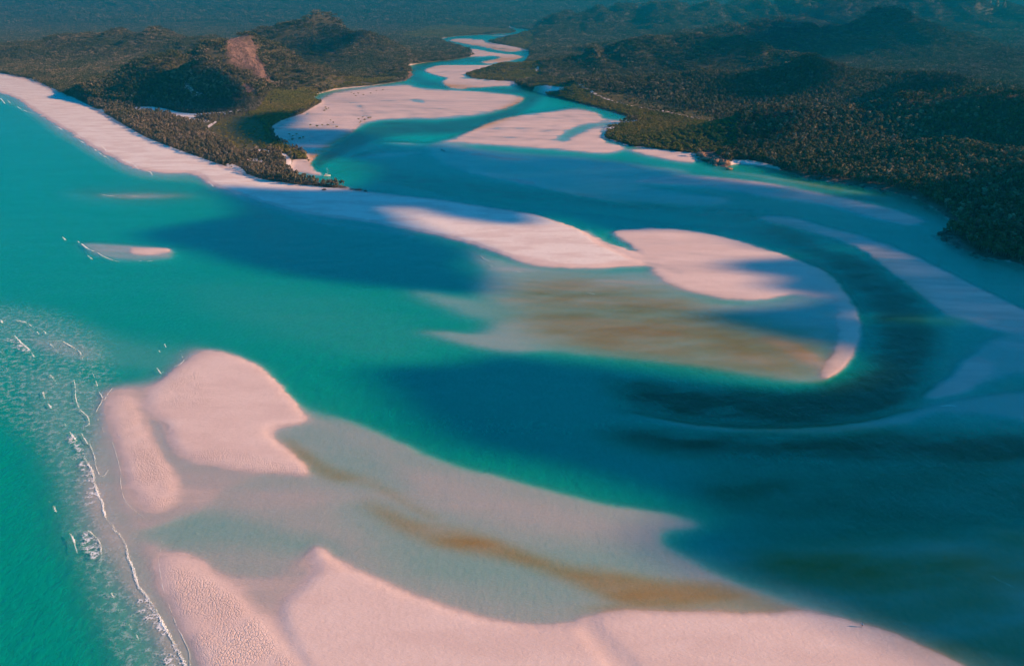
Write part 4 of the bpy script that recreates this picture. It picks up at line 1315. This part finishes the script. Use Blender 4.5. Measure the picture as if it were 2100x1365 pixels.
for pts, wd, gap in FOAM_LINES:
    wd *= 0.62 if (pts[0][1] > 600 and len(pts) < 9) else 0.85
    gx, gy = ground(*np.array(pts, float).T)
    P = crom(np.stack([gx, gy], 1), 6, False)
    seg = np.linalg.norm(np.diff(P, axis=0), axis=1)
    s_ = np.concatenate([[0], np.cumsum(seg)])
    T_ = s_[-1]
    m_ = max(3, int(T_ / (0.34 * max(wd, 0.5)) * 6.5))
    skip = fbm(np.linspace(0, T_ / (5 * wd + 2), m_), np.full(m_, wd * 3.3), int(pts[0][0]) + 700, 3)
    env = np.sin(np.pi * np.clip(np.linspace(0.08, 0.92, m_), 0, 1)) ** 0.5
    for k in range(m_):
        if skip[k] < gap * 1.05:
            continue
        t = (k + frng.random()) / m_ * T_
        x = np.interp(t, s_, P[:, 0]) + frng.normal() * wd * 0.26
        y = np.interp(t, s_, P[:, 1]) + frng.normal() * wd * 0.22
        r = wd * env[k] * (0.05 + 0.26 * frng.random() ** 3.0) * np.clip((skip[k] - 0.22) * 2.6, 0.12, 1.5)
        hz = min(0.15, r * 0.35)
        i0 = len(FV)
        a0 = frng.random() * 6.28
        for j in range(7):
            a = a0 + 2 * math.pi * j / 7
            rr = r * (0.75 + 0.5 * frng.random())
            FV.append((x + rr * math.cos(a), y + rr * math.sin(a), -0.05))
        for j in range(7):
            a = a0 + 2 * math.pi * (j + 0.5) / 7
            rr = r * (0.4 + 0.3 * frng.random())
            FV.append((x + rr * math.cos(a), y + rr * math.sin(a), 0.03 + hz * (0.6 + 0.4 * frng.random())))
        FV.append((x, y, 0.04 + hz))
        for j in range(7):
            j2 = (j + 1) % 7
            FF += [(i0 + j, i0 + j2, i0 + 7 + j), (i0 + j2, i0 + 7 + j2, i0 + 7 + j), (i0 + 7 + j, i0 + 7 + j2, i0 + 14)]
surf = new_mesh_obj("surf_foam", np.array(FV), np.array(FF), MAT_FOAM)
fz = np.array([v.co.z for v in surf.data.vertices])
fx = np.array([v.co.x for v in surf.data.vertices])
fy = np.array([v.co.y for v in surf.data.vertices])
surf.data.vertices.foreach_set("co", np.stack([fx, fy, fz + np.maximum(terrain(fx, fy)[0], 0)], -1).astype(np.float32).ravel())
tag(surf, "broken white foam of small waves on the sandbars", "foam", kind="stuff")
print("foam tris", len(FF))

# ------------------------------------------------------------------ sailing boat
MAT_GEL = make_plain("white_gelcoat", (0.82, 0.80, 0.78), 0.3, 1.2, 0.05, 0.5)
MAT_DECK = make_plain("cream_deck", (0.66, 0.58, 0.50), 0.7, 2.0, 0.1)
MAT_WINDOW = make_plain("tinted_window", (0.02, 0.025, 0.03), 0.1, None, 0, 0.6)
MAT_ALU = make_plain("mast_alloy", (0.62, 0.64, 0.66), 0.35, 3.0, 0.08, 0.6)
MAT_CANVAS = make_plain("rust_canvas", (0.36, 0.16, 0.11), 0.9, 3.0, 0.15)
boat = bpy.data.objects.new("sailing_boat", None)
COL.objects.link(boat)
bx0, by0 = ground(671, 361)
boat.location = (bx0, by0, 0)
boat.rotation_euler = (0, 0, math.radians(16))
tag(boat, "small white sailing boat with bare mast anchored behind the spit", "boat")
LB = 7.0
secs = []
for i in range(13):
    u = i / 12
    hw = 1.18 * (1 - max(0, (u - 0.45) / 0.55) ** 2.1) * (0.86 + 0.14 * min(1, u / 0.3))
    hw = max(hw, 0.03)
    x = -LB / 2 + LB * u + (0.25 * max(0, u - 0.8) / 0.2)
    sheer = 0.86 + 0.34 * u ** 2
    keel = -0.45 + 0.38 * max(0, (u - 0.55) / 0.45) ** 2
    ring = [(x, -hw, sheer), (x, -hw * 0.97, sheer * 0.45), (x, -hw * 0.72, keel * 0.35), (x, 0, keel), (x, hw * 0.72, keel * 0.35), (x, hw * 0.97, sheer * 0.45), (x, hw, sheer)]
    secs.append(ring)
V = [p for r in secs for p in r]
F = []
for i in range(12):
    for k in range(6):
        F.append((i * 7 + k, i * 7 + k + 1, (i + 1) * 7 + k + 1, (i + 1) * 7 + k))
for k in (1, 2, 3, 4, 5):
    F.append((0, k, k + 1))
hull = bpy.data.objects.new("hull", mesh_from("hull", [(V, F)], MAT_GEL, True))
deckV = [(r[0][0], r[0][1] * 0.985, r[0][2] - 0.02) for r in secs] + [(r[6][0], r[6][1] * 0.985, r[6][2] - 0.02) for r in secs]
deckF = [(i, i + 1, 13 + i + 1, 13 + i) for i in range(12)]
deck = bpy.data.objects.new("deck", mesh_from("deck", [(deckV, deckF)], MAT_DECK))


def prism(x0, x1, w0, w1, z0, z1, slope=0.25):
    b = [(x0, -w0, z0), (x1, -w1, z0), (x1, w1, z0), (x0, w0, z0)]
    t = [(x0 + slope * 0.3, -w0 * 0.85, z1), (x1 - slope * 2, -w1 * 0.75, z1), (x1 - slope * 2, w1 * 0.75, z1), (x0 + slope * 0.3, w0 * 0.85, z1)]
    return b + t, [(0, 1, 5, 4), (1, 2, 6, 5), (2, 3, 7, 6), (3, 0, 4, 7), (4, 5, 6, 7)]


cabin = bpy.data.objects.new("cabin", mesh_from("cabin", [prism(-1.5, 1.9, 0.85, 0.5, 0.8, 1.42)], MAT_GEL))
dodger = bpy.data.objects.new("canvas_hood", mesh_from("canvas_hood", [prism(-2.5, -1.2, 0.85, 0.8, 0.85, 1.95, 0.15)], MAT_CANVAS))
mast = bpy.data.objects.new("mast", mesh_from("mast", [tube([(0.5, 0, 1.2), (0.5, 0, 5), (0.48, 0, 9.3)], [0.11, 0.10, 0.07], 8)], MAT_ALU, True))
boom = bpy.data.objects.new("boom", mesh_from("boom", [tube([(0.45, 0, 2.2), (-2.6, 0, 2.15)], [0.09, 0.08], 8), tube([(0.2, 0, 2.38), (-2.4, 0, 2.32)], [0.16, 0.12], 8)], MAT_GEL, True))
spread = bpy.data.objects.new("spreader", mesh_from("spreader", [tube([(0.5, -0.9, 5.6), (0.5, 0, 5.55), (0.5, 0.9, 5.6)], [0.03, 0.04, 0.03], 6)], MAT_ALU))
rig = bpy.data.objects.new("rigging", mesh_from("rigging", [tube([(3.6, 0, 1.2), (0.5, 0, 9.2)], [0.02, 0.02], 4), tube([(-3.4, 0, 0.9), (0.5, 0, 9.25)], [0.02, 0.02], 4),
                                                           tube([(0.4, 1.05, 1.0), (0.5, 0.9, 5.6), (0.5, 0, 9.1)], [0.02, 0.02, 0.02], 4), tube([(0.4, -1.05, 1.0), (0.5, -0.9, 5.6), (0.5, 0, 9.1)], [0.02, 0.02, 0.02], 4)], MAT_ALU))
for o in (hull, deck, cabin, dodger, mast, boom, spread, rig):
    COL.objects.link(o)
    o.parent = boat
for sy in (-1, 1):
    wn = bpy.data.objects.new("window", mesh_from("window", [([(-1.2, sy * 0.845, 1.0), (0.9, sy * 0.665, 1.0), (0.8, sy * 0.62, 1.26), (-1.15, sy * 0.79, 1.26)], [(0, 1, 2, 3)])], MAT_WINDOW))
    COL.objects.link(wn)
    wn.parent = cabin
rud = bpy.data.objects.new("rudder", mesh_from("rudder", [([(-3.5, -.03, .6), (-3.8, -.03, .6), (-3.75, -.03, -.9), (-3.45, -.03, -.9), (-3.5, .03, .6), (-3.8, .03, .6), (-3.75, .03, -.9), (-3.45, .03, -.9)], [(0, 1, 2, 3), (4, 7, 6, 5), (0, 4, 5, 1), (1, 5, 6, 2), (2, 6, 7, 3), (3, 7, 4, 0)])], MAT_GEL))
COL.objects.link(rud)
rud.parent = boat

# ------------------------------------------------------------------ person on the sand
MAT_SKIN = make_plain("skin", (0.50, 0.28, 0.20), 0.6, 20, 0.06)
MAT_SHIRT = make_plain("pale_blue_shirt", (0.36, 0.60, 0.68), 0.9, 12, 0.08)
MAT_SHORTS = make_plain("dark_red_shorts", (0.20, 0.05, 0.05), 0.9, 12, 0.08)
MAT_HAIR = make_plain("dark_hair", (0.03, 0.02, 0.015), 0.8, 30, 0.3)


def skinned(name, verts, edges, radii, mat, root=0, sub=2):
    me = bpy.data.meshes.new(name)
    me.from_pydata(verts, edges, [])
    o = bpy.data.objects.new(name, me)
    COL.objects.link(o)
    o.modifiers.new("skin", 'SKIN')
    for i, r in enumerate(radii):
        me.skin_vertices[0].data[i].radius = r if isinstance(r, tuple) else (r, r)
    me.skin_vertices[0].data[root].use_root = True
    sb = o.modifiers.new("sub", 'SUBSURF')
    sb.levels = sb.render_levels = sub
    me.materials.append(mat)
    return o


BV = [(0, 0, .95), (0, 0, 1.08), (0, .01, 1.25), (0, .0, 1.42), (0, .0, 1.50), (0, -.02, 1.58), (0, -.03, 1.66), (0, -.02, 1.74),
      (.17, 0, 1.41), (.23, .02, 1.14), (.25, -.08, .90), (-.17, 0, 1.41), (-.24, -.02, 1.14), (-.25, -.12, .92),
      (.10, 0, .90), (.13, -.05, .50), (.14, .0, .09), (.15, -.16, .035), (-.10, 0, .90), (-.14, .06, .50), (-.15, .16, .09), (-.16, .02, .035)]
BE = [(0, 1), (1, 2), (2, 3), (3, 4), (4, 5), (5, 6), (6, 7), (3, 8), (8, 9), (9, 10), (3, 11), (11, 12), (12, 13), (0, 14), (14, 15), (15, 16), (16, 17), (0, 18), (18, 19), (19, 20), (20, 21)]
BR = [(.15, .11), (.135, .10), (.15, .11), (.14, .10), .06, .075, .095, .07, .065, .045, .032, .065, .045, .032, .085, .058, .042, .035, .085, .058, .042, .035]
for sx, wx, wy in ((1, .25, -.08), (-1, -.25, -.12)):
    w0 = 10 if sx > 0 else 13
    zz0 = .90 if sx > 0 else .92
    p0 = len(BV)
    BV.append((wx + .004 * sx, wy - .02, zz0 - .07))
    BE.append((w0, p0))
    BR.append((.04, .022))
    for fi in range(4):
        f0 = len(BV)
        yy = wy - .05 + fi * .022
        ln = (.075, .09, .085, .068)[fi]
        BV += [(wx + .002 * sx, yy, zz0 - .115), (wx - .012 * sx, yy - .004, zz0 - .115 - ln)]
        BE += [(p0, f0), (f0, f0 + 1)]
        BR += [.0095, .008]
    f0 = len(BV)
    BV += [(wx - .02 * sx, wy - .06, zz0 - .075), (wx - .03 * sx, wy - .075, zz0 - .12)]
    BE += [(p0, f0), (f0, f0 + 1)]
    BR += [.011, .009]
person = bpy.data.objects.new("person", None)
COL.objects.link(person)
body = skinned("body", BV, BE, BR, MAT_SKIN)
shirt = skinned("shirt", [(0, 0, .96), (0, 0, 1.08), (0, .01, 1.25), (0, 0, 1.42), (.175, 0, 1.41), (.225, .01, 1.2), (-.175, 0, 1.41), (-.23, -.01, 1.2)], [(0, 1), (1, 2), (2, 3), (3, 4), (4, 5), (3, 6), (6, 7)],
                [(.165, .125), (.155, .12), (.17, .13), (.155, .115), .082, .066, .082, .066], MAT_SHIRT, 0, 2)
shorts = skinned("shorts", [(0, 0, .97), (0, 0, .90), (.10, 0, .86), (.125, -.03, .60), (-.10, 0, .86), (-.13, .04, .60)], [(0, 1), (1, 2), (2, 3), (1, 4), (4, 5)],
                 [(.16, .12), (.155, .12), .105, .085, .105, .085], MAT_SHORTS, 0, 2)
bm = bmesh.new()
bmesh.ops.create_uvsphere(bm, u_segments=14, v_segments=9, radius=0.115)
for v in list(bm.verts):
    if v.co.z < -0.02 and v.co.y < 0.02:
        v.co *= 0.7
    if v.co.y < -0.05 and v.co.z < 0.045:
        v.co.y *= 0.35
hm = bpy.data.meshes.new("hair")
bm.to_mesh(hm)
bm.free()
hm.materials.append(MAT_HAIR)
hair = bpy.data.objects.new("hair", hm)
hair.location = (0, 0.005, 1.695)
COL.objects.link(hair)
bm = bmesh.new()
for (cx, cy, cz, r) in ((.034, -.112, 1.672, .014), (-.034, -.112, 1.672, .014), (0, -.128, 1.645, .016), (0, -.118, 1.605, .018), (.098, -.01, 1.655, .024), (-.098, -.01, 1.655, .024)):
    bmesh.ops.create_icosphere(bm, subdivisions=1, radius=r, matrix=Matrix.Translation((cx, cy, cz)))
fm = bpy.data.meshes.new("face")
bm.to_mesh(fm)
bm.free()
fm.materials.append(MAT_SKIN)
face = bpy.data.objects.new("face", fm)
COL.objects.link(face)
for o in (body, shirt, shorts, hair, face):
    o.parent = person
qx, qy = ground(1767, 1287)
person.location = (qx, qy, max(ground_z(qx, qy), -0.05))
person.rotation_euler = (0, 0, math.radians(-60))
tag(person, "person in a pale blue top and shorts walking at the sand's edge", "person")

# ------------------------------------------------------------------ air
Mh = Mat("haze_air")
pv = Mh.n("ShaderNodeVolumePrincipled")
pv.inputs["Color"].default_value = (0.005, 0.24, 0.36, 1)
pv.inputs["Density"].default_value = 0.00013
pv.inputs["Anisotropy"].default_value = 0.2
Mh.t.links.new(pv.outputs[0], Mh.out.inputs["Volume"])
Mh.m.cycles.homogeneous_volume = True
zlo, zhi = float(TZ.min()) - 1.0, max(float(TZ.max()) + 25.0, CAM_H + 10)
hx_ = float(np.abs(GX).max()) + 200
hv = [(x, y, z) for z in (zlo, zhi) for y in (-400.0, float(GY.max()) + 100) for x in (-hx_, hx_)]
hf = [(0, 2, 3, 1), (4, 5, 7, 6), (0, 1, 5, 4), (2, 6, 7, 3), (0, 4, 6, 2), (1, 3, 7, 5)]
haze = new_mesh_obj("haze", np.array(hv), np.array(hf), Mh.m, smooth=False)
tag(haze, "thin blue sea haze over the inlet", "haze", kind="stuff")
print("haze box", zlo, zhi)
